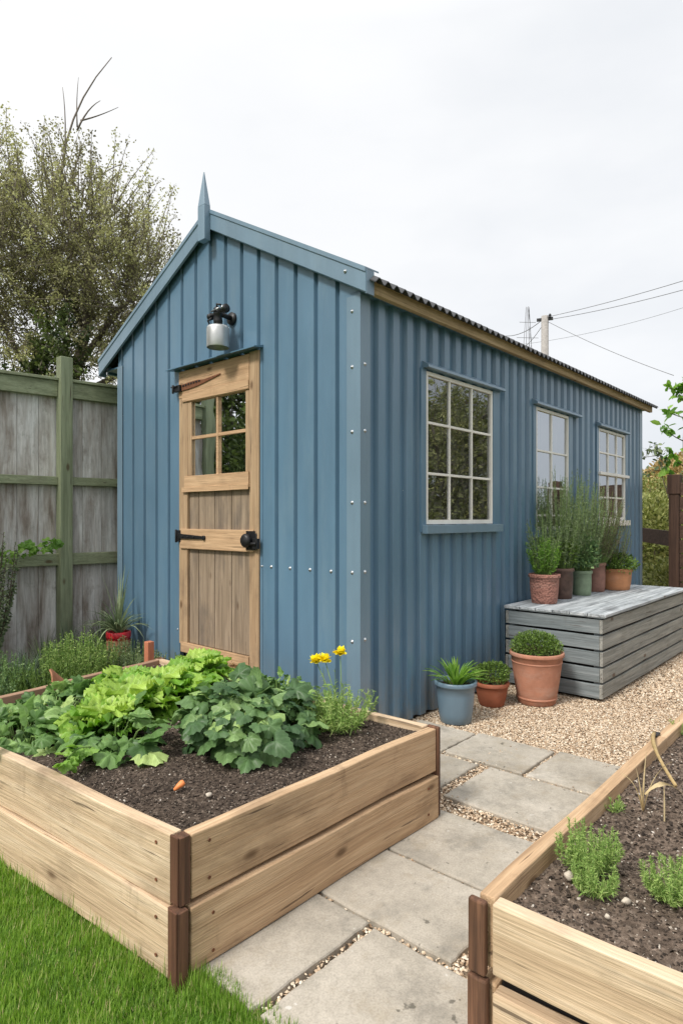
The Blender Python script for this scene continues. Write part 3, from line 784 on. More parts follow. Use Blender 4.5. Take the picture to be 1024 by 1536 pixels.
# top strap: black pin plate then a bare rusty strap tapering to a point
mb = MB(); mb.box(-0.046, -0.020, bL-0.05, bL+0.035, 2.285, 2.335); mb.tube([(-0.05, bL+0.03, 2.275), (-0.05, bL+0.03, 2.34)], 0.009, 8)
mb.bar((-0.05, bL+0.055, 2.325), (-0.05, bL-0.02, 2.325), 0.012, 0.008)
mb.build('hinge', m_black, door_o, bevel=0.002)
mb = MB(); pz = [(1.79, 2.290, 2.335), (1.70, 2.292, 2.342), (1.58, 2.300, 2.345), (1.50, 2.312, 2.338), (1.30, 2.345, 2.352)]
for (b0, l0, h0), (b1, l1, h1) in zip(pz, pz[1:]): mb.hexa([(-0.026,b0,l0),(-0.0185,b0,l0),(-0.0185,b1,l1),(-0.026,b1,l1)], [(-0.026,b0,h0),(-0.0185,b0,h0),(-0.0185,b1,h1),(-0.026,b1,h1)])
mb.build('hinge_strap', m_rust, door_o)
mb = MB()
for k in range(7): mb.box(-0.030, -0.0265, 1.765-k*0.034, 1.745-k*0.034, 2.318+k*0.0018, 2.331+k*0.0015)
mb.build('strap_stud', m_black, door_o)
# latch
mb = MB(); mb.lathe([(0,-0.060),(0.034,-0.058),(0.047,-0.045),(0.047,-0.030),(0.020,-0.026),(0.016,0.0)], (-0.028, 0.965, 1.150), 16, axis='a')
mb.box(-0.034, -0.0285, 0.905, 1.0, 1.085, 1.215)
mb.build('knob', m_black, door_o, bevel=0.001)
mb = MB(); mb.box(-0.050, -0.0290, 0.862, 0.912, 1.095, 1.165); mb.tube([(-0.055, 0.87, 1.13), (-0.055, 0.99, 1.128)], 0.010, 8); mb.tube([(-0.045, 0.875, 1.09), (-0.050, 0.875, 1.20)], 0.006, 6)
mb.build('latch', m_black, door_o, bevel=0.002)
# door surround flashing + lintel drip
mb = MB()
mb.box(-0.004, 0.03, bL+0.003, bL+0.045, 0.1, 2.46); mb.box(-0.004, 0.03, bR-0.028, bR-0.003, 0.05, 2.46)
mb.build('door_flashing', m_blue, shed)
mb = MB(); mb.hexa([(-0.085, 0.855, 2.452), (0.0, 0.855, 2.462), (0.0, 1.915, 2.462), (-0.085, 1.915, 2.452)], [(-0.085, 0.855, 2.460), (0.0, 0.855, 2.482), (0.0, 1.915, 2.482), (-0.085, 1.915, 2.460)])
mb.build('door_drip_flashing', m_blue_dark, shed, bevel=0.001)

# windows
def window(Wn, cols, rows, ledge, sill, label=None, sillh=0.05):
    a0, a1, z0, z1 = Wn; fr = 0.026; y0, y1 = -0.004, 0.030
    mb = MB()
    mb.box(a0, a0+fr, y0, y1, z0, z1); mb.box(a1-fr, a1, y0, y1, z0, z1)
    mb.box(a0+fr, a1-fr, y0, y1, z1-fr, z1); mb.box(a0+fr, a1-fr, y0, y1, z0, z0+fr+0.004)
    wf = mb.build('window', m_cream, shed, bevel=0.002)
    if label: wf['label'] = label
    mb = MB(); bw = 0.017
    for c in cols: mb.box(a0+c*(a1-a0)-bw/2, a0+c*(a1-a0)+bw/2, 0.0, 0.020, z0+fr+0.0045, z1-fr-0.0005)
    xs = [a0+fr+0.0005] + [a0+c*(a1-a0) for c in cols] + [a1-fr-0.0005]
    for r_ in rows:
        zc = z0+r_*(z1-z0)
        for i in range(len(xs)-1):
            p = xs[i]+(bw/2+0.0003 if i > 0 else 0); q = xs[i+1]-(bw/2+0.0003 if i < len(xs)-2 else 0)
            mb.box(p, q, -0.001, 0.019, zc-bw/2, zc+bw/2)
    mb.build('glazing_bar', m_cream, wf, bevel=0.002)
    mb = MB()
    zs = [z0+fr] + [z0+r_*(z1-z0) for r_ in rows] + [z1-fr]
    for i in range(len(xs)-1):
        for j in range(len(zs)-1):
            e = [R.uniform(-0.0012, 0.0012) for _ in range(4)]
            mb.add([(xs[i],0.012+e[0],zs[j]),(xs[i+1],0.012+e[1],zs[j]),(xs[i+1],0.012+e[2],zs[j+1]),(xs[i],0.012+e[0]+e[2]-e[1],zs[j+1])], [(0,1,2,3)])
    mb.build('pane', m_glass if a0 < 2 else m_glass_boost, wf)
    # blue reveal trims
    s0, s1 = ledge
    for p_, q_ in ((a0-0.062, a0-0.002), (a1+0.002, a1+0.085)):
        mb = MB(); mb.box(p_, q_, -0.0075, 0.028, z0-0.05, z1+0.01); mb.build('side_trim', m_blue, wf)
    mb = MB(); mb.hexa([(s0,-0.052,z1+0.012),(s1,-0.052,z1+0.012),(s1,0.002,z1+0.012),(s0,0.002,z1+0.012)], [(s0,-0.048,z1+0.030),(s1,-0.048,z1+0.030),(s1,0.002,z1+0.062),(s0,0.002,z1+0.062)])
    mb.build('window_ledge', m_blue_trim, wf, bevel=0.001)
    if sill:
        mb = MB(); mb.box(sill[0], sill[1], -0.050, 0.0, z0-0.062, z0-0.004); mb.build('sill', m_blue_trim if sillh > 0.04 else m_cream, wf, bevel=0.002)
    return wf
window(W1, (1/3, 2/3), (1/3, 2/3), (0.640, 1.725), (0.630, 1.680), 'large window of nine equal panes nearest the corner')
window(W2, (0.48,), (0.12, 0.35, 0.65), (2.303, 3.319), (2.32, 3.12), 'narrow window of tall panes behind the potted herbs')
w3 = window(W3, (0.36, 0.68), (0.25, 0.50, 0.74), (3.83, 4.80), (3.86, 4.78), 'far window of many small panes', 0.03)
# half-open casement bar of the far window
mb = MB(); mb.box(3.86, 4.80, -0.032, -0.0045, 1.765, 1.795); mb.build('sash_rail', m_cream, w3, bevel=0.002)
# pale curtain inside middle window
mb = MB(); vs = []; n = 26
for i in range(n+1):
    a = 2.40+0.30*i/n; y = 0.12+0.018*sin(i*1.1)
    vs += [(a, y, 1.2), (a, y, 2.25)]
mb.add(vs, [(2*i, 2*i+2, 2*i+3, 2*i+1) for i in range(n)], 0.5, True)
mb.build('curtain', simple('pale_curtain_cloth', (0.55,0.55,0.55), 0.9), shed)

# ================================================================ WALL LAMP
lamp = thing('wall_lamp', 'galvanised drum shade lamp with black bracket mounted above the shed door', 'lamp', (-0.005, 1.185, 2.49))
la, lb = -0.13, 1.185
mb = MB(); mb.lathe([(0.077,0.0),(0.079,0.004),(0.079,0.130),(0.073,0.146),(0.030,0.158),(0.0,0.158)], (la, lb, 2.494), 28); mb.lathe([(0.075,0.0),(0.073,0.125),(0.0,0.14)], (la, lb, 2.4945), 28)
mb.build('lamp_shade', m_galv, lamp)
mb = MB(); mb.lathe([(0.0,0.0),(0.03,0.0),(0.033,0.03),(0.026,0.065),(0.032,0.07),(0.032,0.095),(0,0.098)], (la, lb, 2.652), 14)
mb.tube([(la, lb, 2.735), (0.0, lb, 2.725)], 0.018, 10); mb.lathe([(0,0),(0.045,0.001),(0.045,-0.02),(0,-0.02)], (0.0, lb, 2.725), 14, axis='a')
mb.build('bracket', m_black, lamp)
mb = MB(); mb.tube([(la-0.01, lb-0.085, 2.745), (la, lb+0.085, 2.728)], 0.015, 10); mb.lathe([(0,-0.02),(0.030,-0.018),(0.030,0.012),(0,0.014)], (la-0.005, lb-0.085, 2.748), 12, axis='b'); mb.lathe([(0,-0.016),(0.024,-0.014),(0.024,0.014),(0,0.016)], (la, lb+0.085, 2.728), 12, axis='b')
mb.tube([(la, lb+0.06, 2.72), (la-0.03, lb+0.075, 2.69), (la-0.02, lb+0.06, 2.645)], 0.008, 8); mb.tube([(la-0.03, lb-0.03, 2.76), (la-0.05, lb-0.05, 2.775), (la-0.03, lb-0.075, 2.77)], 0.007, 8)
mb.lathe([(0,0),(0.022,0),(0.026,0.02),(0.014,0.034),(0,0.036)], (la, lb+0.01, 2.748), 12)
mb.build('clamp', m_black, lamp)
mb = MB(); mb.tube([(la-0.035, lb-0.06, 2.752), (la-0.035, lb+0.03, 2.744)], 0.006, 8); mb.lathe([(0,-0.004),(0.012,-0.003),(0.012,0.004),(0,0.004)], (la-0.036, lb-0.09, 2.75), 10, axis='a'); mb.build('screw_fitting', m_chrome, lamp)

# ================================================================ RAISED BEDS
def lerp(p, q, t): return (p[0]+(q[0]-p[0])*t, p[1]+(q[1]-p[1])*t)
def plank(p, q, th, z0, z1, inward, t0=0.0, t1=1.0, dz=(0,0), segs=10, warp=0.003):
    """vertical board between plan points p and q, thickness towards 'inward'"""
    p = np.array(p); q = np.array(q); d = q-p; L = np.linalg.norm(d); d /= L; n = np.array([-d[1], d[0]])
    if np.dot(n, np.array(inward)-p) < 0: n = -n
    mb = MB(); vs = []; ph = R.uniform(0, 6)
    for i in range(segs+1):
        t = t0+(t1-t0)*i/segs; c = p+d*L*t; w = warp*sin(ph+i*0.9); w2 = warp*0.7*sin(ph*2+i*1.3)
        zt = z1+dz[0]+(dz[1]-dz[0])*t+w2; zb = z0+(dz[0]+(dz[1]-dz[0])*t)*0.5+w2*0.5
        a = c+n*w; b = c+n*(th+w)
        vs += [(a[0],a[1],zb), (b[0],b[1],zb), (b[0],b[1],zt), (a[0],a[1],zt)]
    fs = []
    for i in range(segs):
        q_ = i*4
        for k in range(4):
            k2 = (k+1) % 4; fs.append((q_+k, q_+k2, q_+4+k2, q_+4+k))
    fs += [(3,2,1,0), tuple(segs*4+k for k in range(4))]
    mb.add(vs, fs)
    return mb
def localize(o, p, q):
    """give the board its own axes: local x runs along it"""
    an = math.atan2(q[1]-p[1], q[0]-p[0]); me = o.data; n = len(me.vertices); v = np.empty(n*3, np.float32); me.vertices.foreach_get('co', v); v = v.reshape(-1, 3)
    c0 = np.array([p[0]-o['_b'][0], p[1]-o['_b'][1], 0.0]); v = v-c0
    w_ = np.stack([v[:,0]*cos(an)+v[:,1]*sin(an), -v[:,0]*sin(an)+v[:,1]*cos(an), v[:,2]], 1).astype(np.float32)
    me.vertices.foreach_set('co', w_.ravel()); me.update(); o.location = tuple(c0); o.rotation_euler = (0, 0, an); return o
def soil_sheet(parent, quad, z, mat, amp=0.02, N=46, seed=1, fn=None):
    mb = MB(); vs = []; rr = NR
    gz = np.zeros((N+1, N+1))
    for k in (3, 6, 12, 24):
        cs = rr.uniform(-1, 1, (k+2, k+2)); xs = np.linspace(0, k, N+1); i0 = xs.astype(int); f = xs-i0; f = f*f*(3-2*f)
        r0 = cs[i0][:, i0]*(1-f)[None]+cs[i0][:, i0+1]*f[None]; r1 = cs[i0+1][:, i0]*(1-f)[None]+cs[i0+1][:, i0+1]*f[None]
        gz += (r0*(1-f)[:,None]+r1*f[:,None])*amp*(3/k)**0.6
    for i in range(N+1):
        for j in range(N+1):
            s, t = i/N, j/N
            p = lerp(lerp(quad[0], quad[1], s), lerp(quad[3], quad[2], s), t)
            vs.append((p[0], p[1], z+gz[i,j]))
    fs = [(i*(N+1)+j, (i+1)*(N+1)+j, (i+1)*(N+1)+j+1, i*(N+1)+j+1) for i in range(N) for j in range(N)]
    mb.add(vs, fs, 0.5, True)
    return mb.build('soil', mat, parent), gz
def soil_crumbs(parent, quad, z, n, box, gz, r=(0.0025, 0.008), bright=0.06):
    mb = MB(); N = gz.shape[0]-1
    q = np.array(quad)
    s = NR.random(n)**1.0; t = NR.random(n)
    p0 = q[0]+(q[1]-q[0])*s[:,None]; p1 = q[3]+(q[2]-q[3])*s[:,None]; p = p0+(p1-p0)*t[:,None]
    k = (p[:,0] > box[0]) & (p[:,0] < box[1]) & (p[:,1] > box[2]) & (p[:,1] < box[3])
    s, t, p = s[k], t[k], p[k]; n = len(s)
    zz = z+gz[(s*N).round().astype(int), (t*N).round().astype(int)]
    rr = NR.uniform(r[0], r[1], n)*NR.choice([0.7,1,1,1.5], n)
    d = rdir(n, -0.4, 0.4); up = rdir(n, 0.5, 1)
    tn = NR.uniform(0, 0.85, n); b_ = NR.random(n) < bright; tn[b_] = NR.uniform(0.9, 1, b_.sum()); rr[b_] *= 0.75
    sd = norm(np.cross(up, d)); u2 = np.cross(d, sd)
    jit = TP[None]*np.array([1,0.8,0.7])*NR.uniform(0.65, 1.3, (n, 8, 1))
    v = np.stack([p[:,0], p[:,1], zz+rr*0.2], 1)[:,None,:]+(jit[...,0:1]*d[:,None]+jit[...,1:2]*sd[:,None]+jit[...,2:3]*u2[:,None])*rr[:,None,None]
    mb.bulk(v, FP, tn, False)
    o = mb.build('soil_crumbs', m_crumb, parent); o['kind'] = 'stuff'

A = (-1.800,-0.848); B = (-0.492,-0.852); Cc = (-0.555,1.235); Dd = (-1.955,1.02)
cen = (-1.2, 0.2)
bed1 = thing('raised_bed', 'large two-plank timber raised bed full of lettuce and leafy crops beside the shed door', 'raised bed', (-1.2, 0.1, 0))
TH_ = 0.042
def bedp(name, p, q, z0, z1, mat, **k):
    o = plank(p, q, TH_, z0, z1, cen, **k).build(name, mat, bed1, bevel=0.004); return localize(o, p, q)
for z0, z1, so in ((0.004, 0.190, -0.014), (0.203, 0.392, 0.0)):
    A2 = (A[0]+(-0.0 if so == 0 else -0.012), A[1]+so); B2 = (B[0], B[1]+so); D2 = (Dd[0]-(0 if so == 0 else 0.014), Dd[1])
    bedp('plank', A2, B2, z0, z1, m_wood_a, t0=0.031, t1=0.992, dz=(0, -0.008))
    bedp('plank', A2, D2, z0-0.012, z1, m_wood_b, t0=0.022, t1=1.0, dz=(0, -0.006))
    bedp('plank', B2, Cc, z0, z1-0.004, m_wood_b, t0=0.021, t1=1.0)
    bedp('plank', Cc, D2, z0, z1, m_redbrown, t0=0.03, t1=0.97)
def corner_post(a, b, z0, z1, wa=0.05, wb=0.05, par=None, split=None):
    mb = MB(); mb.box(a, a+wa, b, b+wb, z0, z1); return mb.build('corner_post', m_post, par or bed1, bevel=0.005)
# front corner: pairs of dark stained posts, upper and lower
for (oa, z0_, z1_) in ((0.004, 0.203, 0.397), (0.021, -0.04, 0.199)):
    mb = MB(); mb.box(A[0]-oa, A[0]-oa+0.034, A[1]-oa-0.003, A[1]+0.03, z0_, z1_); mb.build('corner_post', m_post, bed1, bevel=0.002)
    mb = MB(); mb.box(A[0]-oa-0.007, A[0]-oa-0.0005, A[1]-oa, A[1]-oa+0.038, z0_+0.004, z1_+0.002); mb.build('corner_strip', m_rustpost, bed1, bevel=0.002)
corner_post(B[0]-0.008, B[1]-0.012, 0.0, 0.388, 0.020, 0.060)
corner_post(Cc[0]-0.03, Cc[1]-0.03, 0.0, 0.39); corner_post(Dd[0]-0.0, Dd[1]-0.03, 0.0, 0.39)
nail_o = None
def nail(par, p, nx, ny):
    global nail_o
    if nail_o is None:
        mb = MB(); mb.lathe([(0.0055,0),(0.0055,0.0012),(0.0035,0.0016),(0.003,0.0006),(0.0,0.0006)], n=10, axis='a'); nail_o = mb.build('screw', m_rust, par, base=(0,0,0)); k = nail_o
    else:
        k = nail_o.copy(); C.objects.link(k); k.parent = par
    b_ = par['_b']; k.location = (p[0]-b_[0], p[1]-b_[1], p[2]-b_[2]); k.rotation_euler = (0, 0, math.atan2(ny, nx))
for so, zc in ((0.0, 0.30), (-0.018, 0.095)):
    for dz in (-0.055, 0.055):
        for t_ in (0.075, 0.93): nail(bed1, (A[0]+(B[0]-A[0])*t_, A[1]+so-0.0045, zc+dz), 0, -1)
        for t_ in (0.055,): nail(bed1, (A[0]-0.004-(0.012 if so else 0)+(Dd[0]-A[0])*t_, A[1]+so+(Dd[1]-A[1])*t_, zc+dz), -1, -0.08)
# dark block inside, standing in for the shade seen between the boards
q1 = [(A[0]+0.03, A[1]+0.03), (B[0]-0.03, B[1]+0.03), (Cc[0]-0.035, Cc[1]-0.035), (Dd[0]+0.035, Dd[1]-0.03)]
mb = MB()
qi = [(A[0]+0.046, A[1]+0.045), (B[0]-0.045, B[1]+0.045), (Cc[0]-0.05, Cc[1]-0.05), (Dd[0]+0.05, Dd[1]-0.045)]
mb.hexa([(*p, 0.0) for p in qi], [(*p, 0.33) for p in qi]); mb.build('gap_shade_block', m_dark, bed1)
_, gz1 = soil_sheet(bed1, q1, 0.352, m_soil, 0.009, 60)
soil_crumbs(bed1, q1, 0.352, 40000, (-1.9, -0.5, -0.84, 0.1), gz1, (0.0018, 0.0055), 0.045)
soil_crumbs(bed1, q1, 0.352, 9000, (-2, -0.5, 0.1, 1.3), gz1, (0.003, 0.008), 0.04)

N0 = (-1.476,-1.603)
bed2 = thing('raised_bed', 'timber raised bed of bare dry soil with feathery seedlings, cut by the right edge', 'raised bed', (-0.4, -2.4, 0))
def bedq(p, q, z0, z1, mat, inw, **k): return localize(plank(p, q, TH_, z0, z1, inw, **k).build('plank', mat, bed2, bevel=0.004), p, q)
F1 = (0.02, -1.603); F2 = (1.75, -1.585); Rr = (-1.43, -3.0); Q2 = (1.75, -3.0); c2 = (0, -2.4)
for z0, z1 in ((0.002, 0.185), (0.222, 0.392)):
    bedq(N0, F1, z0, z1, m_wood_a, c2, t0=0.012, t1=0.999)
    bedq(F1, F2, z0, z1-0.004, m_wood_a, c2, t0=0.003, t1=0.99)
    bedq((N0[0], N0[1]-0.045), Rr, z0, z1-0.004, m_wood_b, c2, t0=0.0, t1=1.0)
    bedq(F2, Q2, z0, z1, m_wood_b, c2, t0=0.03, t1=1.0); bedq(Rr, Q2, z0, z1, m_wood_a, c2, t0=0.02, t1=0.98)
def cp2(*a_): return corner_post(*a_, par=bed2)
corner_post(N0[0]-0.012, N0[1]-0.030, 0.212, 0.388, 0.020, 0.045, bed2); corner_post(N0[0]-0.014, N0[1]-0.034, -0.02, 0.205, 0.024, 0.050, bed2)
mb = MB(); mb.box(-0.015, 0.040, F1[1]-0.012, F1[1]+0.012, 0.350, 0.401); mb.build('joint_bracket', m_black, bed2, bevel=0.003)
q2 = [(N0[0]+0.03, -1.635), (1.72, -1.62), (1.72, -2.97), (Rr[0]+0.03, -2.97)]
mb = MB(); mb.hexa([(*p, 0.0) for p in [(N0[0]+0.046,-1.65),(1.70,-1.635),(1.70,-2.95),(Rr[0]+0.047,-2.95)]], [(*p, 0.315) for p in [(N0[0]+0.046,-1.65),(1.70,-1.635),(1.70,-2.95),(Rr[0]+0.047,-2.95)]]); mb.build('gap_shade_block', m_dark, bed2)  # dark block standing in for shade between the boards of this bed
_, gz2 = soil_sheet(bed2, q2, 0.342, m_soil_dry, 0.011, 80)
soil_crumbs(bed2, q2, 0.342, 60000, (-1.5, 0.7, -2.7, -1.6), gz2, (0.0018, 0.0060), 0.10)

# ================================================================ STORAGE BOX
sbx = thing('storage_box', 'weathered grey slatted timber storage box against the shed wall holding potted herbs', 'storage box', (2.9, -0.4, 0))
a0, a1, b0, b1 = 1.745, 4.01, -0.785, -0.035; nb = 5; zt = 0.590; pitch = 0.1165
for k in range(nb):
    z0 = 0.010+k*pitch; z1 = z0+0.099; bw_ = 0.004*(k % 2)
    for (p, q, mt, inw) in (((a0, b0), (a1, b0), m_grey_a, (3,0)), ((a0, b0), (a0, b1), m_grey_b, (3,-0.4)), ((a1, b0), (a1, b1), m_grey_b, (3,-0.4)), ((a0, b1), (a1, b1), m_grey_a, (3,-0.6))):
        along = mt is m_grey_a
        pl = plank(p, q, 0.022, z0, z1, inw, t0=0.0 if along else 0.031, t1=1.0 if along else 0.969, warp=0.0015)
        pl.build('slat', mt, sbx, bevel=0.002)
for (x, y) in ((a0+0.025, b0+0.025), (a1-0.07, b0+0.025), (a0+0.025, b1-0.07), (a1-0.07, b1-0.07)):
    mb = MB(); mb.box(x, x+0.045, y, y+0.045, 0.0, zt); mb.build('corner_post', m_grey_b, sbx)
mb = MB(); mb.box(a0+0.075, a1-0.075, b0+0.075, b1-0.075, 0.01, 0.55); mb.build('gap_shade_block', m_dark, sbx)  # dark block inside gives the slat gaps their painted shade
for k in range(6):
    w = (b1-b0+0.035)/6; y0 = b0-0.03+k*w
    mb = MB(); mb.box(a0-0.018+R.uniform(-.004,.004), a1+0.02+R.uniform(-.005,.005), y0+0.0025, y0+w-0.0025, 0.5955+R.uniform(-.001,.001), 0.6175+R.uniform(-.0015,.0015)); mb.build('lid_board', m_lid, sbx, bevel=0.003)
mb = MB(); mb.box(a0-0.012, a0+0.012, b0-0.022, b1, 0.5895, 0.5945); mb.build('lid_batten', m_grey_b, sbx)

# ================================================================ PLANTS
def foliage_ball(mb, c, rad, n, size, tpl, zsq=1.0, shell=0.55, tone=(0.2, 0.9), up=0.4, flat=False, lumps=7, width=None):
    """leaves through a lumpy ellipsoid"""
    c = np.array(c); rad = np.array(rad if hasattr(rad, '__len__') else (rad, rad, rad*zsq), float)
    ld = rdir(lumps, -0.3, 1); d = rdir(n, -0.55 if not flat else 0.0, 1)
    lump = 0.86+0.22*np.clip(np.max(d@ld.T, axis=1), 0.5, 1)**3-0.10*NR.random(n)
    r = lump*(shell+(1-shell)*NR.random(n)**0.5)
    pos = c+d*rad*r[:,None]
    dd = norm(d+rdir(n)*0.9+np.array([0,0,up])); uu = norm(rdir(n)*0.8+np.array([0,0,1.0])+d*0.5)
    t = NR.uniform(tone[0], tone[1], n)
    s = NR.uniform(size[0], size[1], n)
    scatter(mb, tpl[0], tpl[1], pos, dd, uu, s, t, None if width is None else s*width)

def broad_clump(name, label, c, rx, ry, h, n, size, mat, group=None, seed=0, droop=0.5, cat='vegetable plant', tone=(0.1,1)):
    """large leaves on stalks: each leaf sits on the canopy and faces outwards and up"""
    t = thing(name, label, cat, (c[0], c[1], c[2]), group)
    mb = MB(); st = MB()
    for k in range(n):
        an = NR.uniform(0, 2*pi); q = sqrt(NR.random()); zf = NR.uniform(0.15, 1.0) if q > 0.6 else NR.uniform(0.6, 1.0)
        zz = h*zf*(1-0.35*q*q)
        rr = q*(1.0+0.12*sin(an*3+seed))
        if zf < 0.5: rr *= 0.95
        p = np.array([c[0]+rx*rr*cos(an), c[1]+ry*rr*sin(an), c[2]+zz+NR.uniform(-.02,.02)])
        out = np.array([cos(an), sin(an), 0.0])
        d = norm(out*(0.5+0.6*q)+rdir(1)[0]*0.75+np.array([0,0,-droop*(0.3+q)+0.35]))
        up = norm(np.array([0,0,1.0])+out*(0.25+0.75*q)+rdir(1)[0]*0.40)
        s = NR.uniform(size[0], size[1])*(0.75+0.35*NR.random())
        L = LOBES[k % 4]
        tn = NR.uniform(tone[0], tone[1])**1.3
        scatter(mb, L[0], L[1], [p], [d], [up], [s], [tn])
        if k % 2 == 0:
            r0 = np.array([c[0]+rx*0.5*rr*cos(an), c[1]+ry*0.5*rr*sin(an), c[2]-0.01]); mid = (r0+p)/2+np.array([0,0,0.03])
            st.tube([r0, mid, p], [0.0035, 0.0028, 0.002], 5, cap=False)
    mb.build('foliage', mat, t); st.build('stem', m_stemg, t)
    return t
def lettuce(c, r, h, label, group, n=26, mat=None):
    t = thing('lettuce', label, 'lettuce', c, group); mb = MB()
    for k in range(n):
        q = (k+0.5)/n; an = k*2.399+NR.uniform(-.25,.25); tilt = 0.25+1.0*q   # from vertical
        tilt *= NR.uniform(0.75,1.15); d = np.array([cos(an)*sin(tilt), sin(an)*sin(tilt), cos(tilt)])
        up = np.array([-cos(an)*cos(tilt), -sin(an)*cos(tilt), sin(tilt)])
        up = norm(up+rdir(1)[0]*0.45); s = (h*(1.02-0.2*q) if q < 0.5 else (r*0.95+0.05*h))*NR.uniform(0.88, 1.12)
        p = np.array([c[0]+cos(an)*0.02*q*2, c[1]+sin(an)*0.02*q*2, c[2]+0.005])
        L = RUF[k % 5]
        scatter(mb, L[0], L[1], [p], [d], [up], [s], [np.clip(0.85-0.5*q+NR.uniform(-.3,.3), 0, 1)], [s*0.85])
    mb.build('foliage', mat or m_lettuce, t)
    return t
gl = 'bright lettuces in the left bed'
for i, (c, r, h, lb) in enumerate([
  ((-1.455, 0.235, 0.35), 0.17, 0.16, 'bright green lettuce at the near end of the row above the bare soil'),
  ((-1.275, 0.36, 0.35), 0.19, 0.20, 'bright green lettuce second from the near end of the row'),
  ((-1.05, 0.43, 0.35), 0.20, 0.185, 'frilly bright green lettuce in the middle of the row in the left bed'),
  ((-0.86, 0.57, 0.35), 0.18, 0.16, 'frilly bright green lettuce second from the door end of the row'),
  ((-0.66, 0.68, 0.35), 0.18, 0.165, 'bright green lettuce at the far end of the row in front of the shed door'),
  ((-1.10, 0.68, 0.35), 0.18, 0.16, 'pale green lettuce behind the middle of the bright row'),
  ]): lettuce(c, r, h, lb, gl, 34)
broad_clump('bean_plant', 'broad dark leaved plant beneath the near end of the lettuce row', (-1.50, 0.08, 0.345), 0.14, 0.18, 0.13, 50, (0.08, 0.145), m_bean, 'leafy bean plants in the left bed')
broad_clump('bean_plant', 'broad leaved plant at the left edge of the photo in the left bed', (-1.72, 0.46, 0.345), 0.18, 0.24, 0.10, 105, (0.07, 0.14), m_bean, 'leafy bean plants in the left bed', 2, tone=(0.25,1))
broad_clump('bean_plant', 'broad leaved plant left of the lettuces behind the left edge clump', (-1.45, 0.76, 0.345), 0.24, 0.20, 0.045, 100, (0.06, 0.12), m_bean, 'leafy bean plants in the left bed', 4)
broad_clump('bean_plant', 'leafy plant under the reddish back board of the left bed', (-1.14, 0.96, 0.345), 0.20, 0.12, 0.05, 55, (0.06, 0.11), m_bean, 'leafy bean plants in the left bed', 5)
broad_clump('squash_plant', 'large dark green broad leaved clump in the middle of the left bed', (-1.07, -0.28, 0.34), 0.29, 0.26, 0.23, 210, (0.055, 0.15), m_dkleaf, None, 1, 0.75)
broad_clump('squash_plant', 'finer green leafy plant behind the big dark clump, left of the yellow flowers', (-0.76, -0.12, 0.34), 0.22, 0.22, 0.185, 210, (0.035, 0.065), m_bean, None, 3, 0.5)
broad_clump('squash_plant', 'leafy green plant between the farthest lettuce and the door foot', (-0.66, 0.24, 0.34), 0.16, 0.20, 0.085, 80, (0.05, 0.08), m_dkleaf, None, 6, 0.5)
# sprig hanging over the near board
t = thing('trailing_sprig', 'small leafy green shoot hanging over the near board of the left bed', 'plant', (-1.745, -0.11, 0.36)); mb = MB(); st = MB()
path = [(-1.60,-0.01,0.36), (-1.66,-0.04,0.42), (-1.72,-0.07,0.44), (-1.775,-0.10,0.43), (-1.80,-0.12,0.41)]
st.tube(path, [0.004,0.0035,0.003,0.0025,0.002], 5)
for k in range(16):
    q = k/15*3.99; i = int(q); f_ = q-i; p = np.array(path[i])*(1-f_)+np.array(path[i+1])*f_
    d = norm(rdir(1)[0]*0.8+np.array([-0.6, -0.3*(-1)**k, -0.25])); L = LOBES[k % 4]
    scatter(mb, L[0], L[1], [p], [d], [norm(np.array([-0.3,0,1])+rdir(1)[0]*0.3)], [NR.uniform(0.045, 0.07)], [NR.uniform(0.6, 1)])
mb.build('foliage', m_fresh, t); st.build('stem', m_stemg, t)

# stems with narrow leaves
def wispy(mbl, mbs, c, n, h, spread, leafn, ls, tpl=T_BLADE, w=0.12, curve=0.25, rad=0.0022, tone=(0.1, 0.9), up=0.6, lean=(0,0), start=0.15):
    for k in range(n):
        an = NR.uniform(0, 2*pi); q = sqrt(NR.random()); hh = h*NR.uniform(0.6, 1.05)*(1-0.25*q)
        base = np.array([c[0]+spread*0.30*q*cos(an), c[1]+spread*0.30*q*sin(an), c[2]])
        tip = np.array([c[0]+spread*q*cos(an)+lean[0]*hh, c[1]+spread*q*sin(an)+lean[1]*hh, c[2]+hh])
        mid = (base+tip)/2+np.array([cos(an)*spread*q*curve, sin(an)*spread*q*curve, hh*0.05])+rdir(1)[0]*h*0.03
        T = np.linspace(0, 1, 6); pts = [(1-t)**2*base+2*t*(1-t)*mid+t*t*tip for t in T]
        mbs.tube(pts, [rad*(1-0.6*t) for t in T], 4, cap=False)
        tt = NR.uniform(start, 1.0, leafn); pp = ((1-tt)**2)[:,None]*base+(2*tt*(1-tt))[:,None]*mid+(tt*tt)[:,None]*tip
        d = norm(rdir(leafn)+np.array([cos(an)*0.3, sin(an)*0.3, up]))
        s = NR.uniform(ls[0], ls[1], leafn)*(1.1-0.5*tt)
        scatter(mbl, tpl[0], tpl[1], pp, d, rdir(leafn), s, NR.uniform(tone[0], tone[1], leafn), s*w)

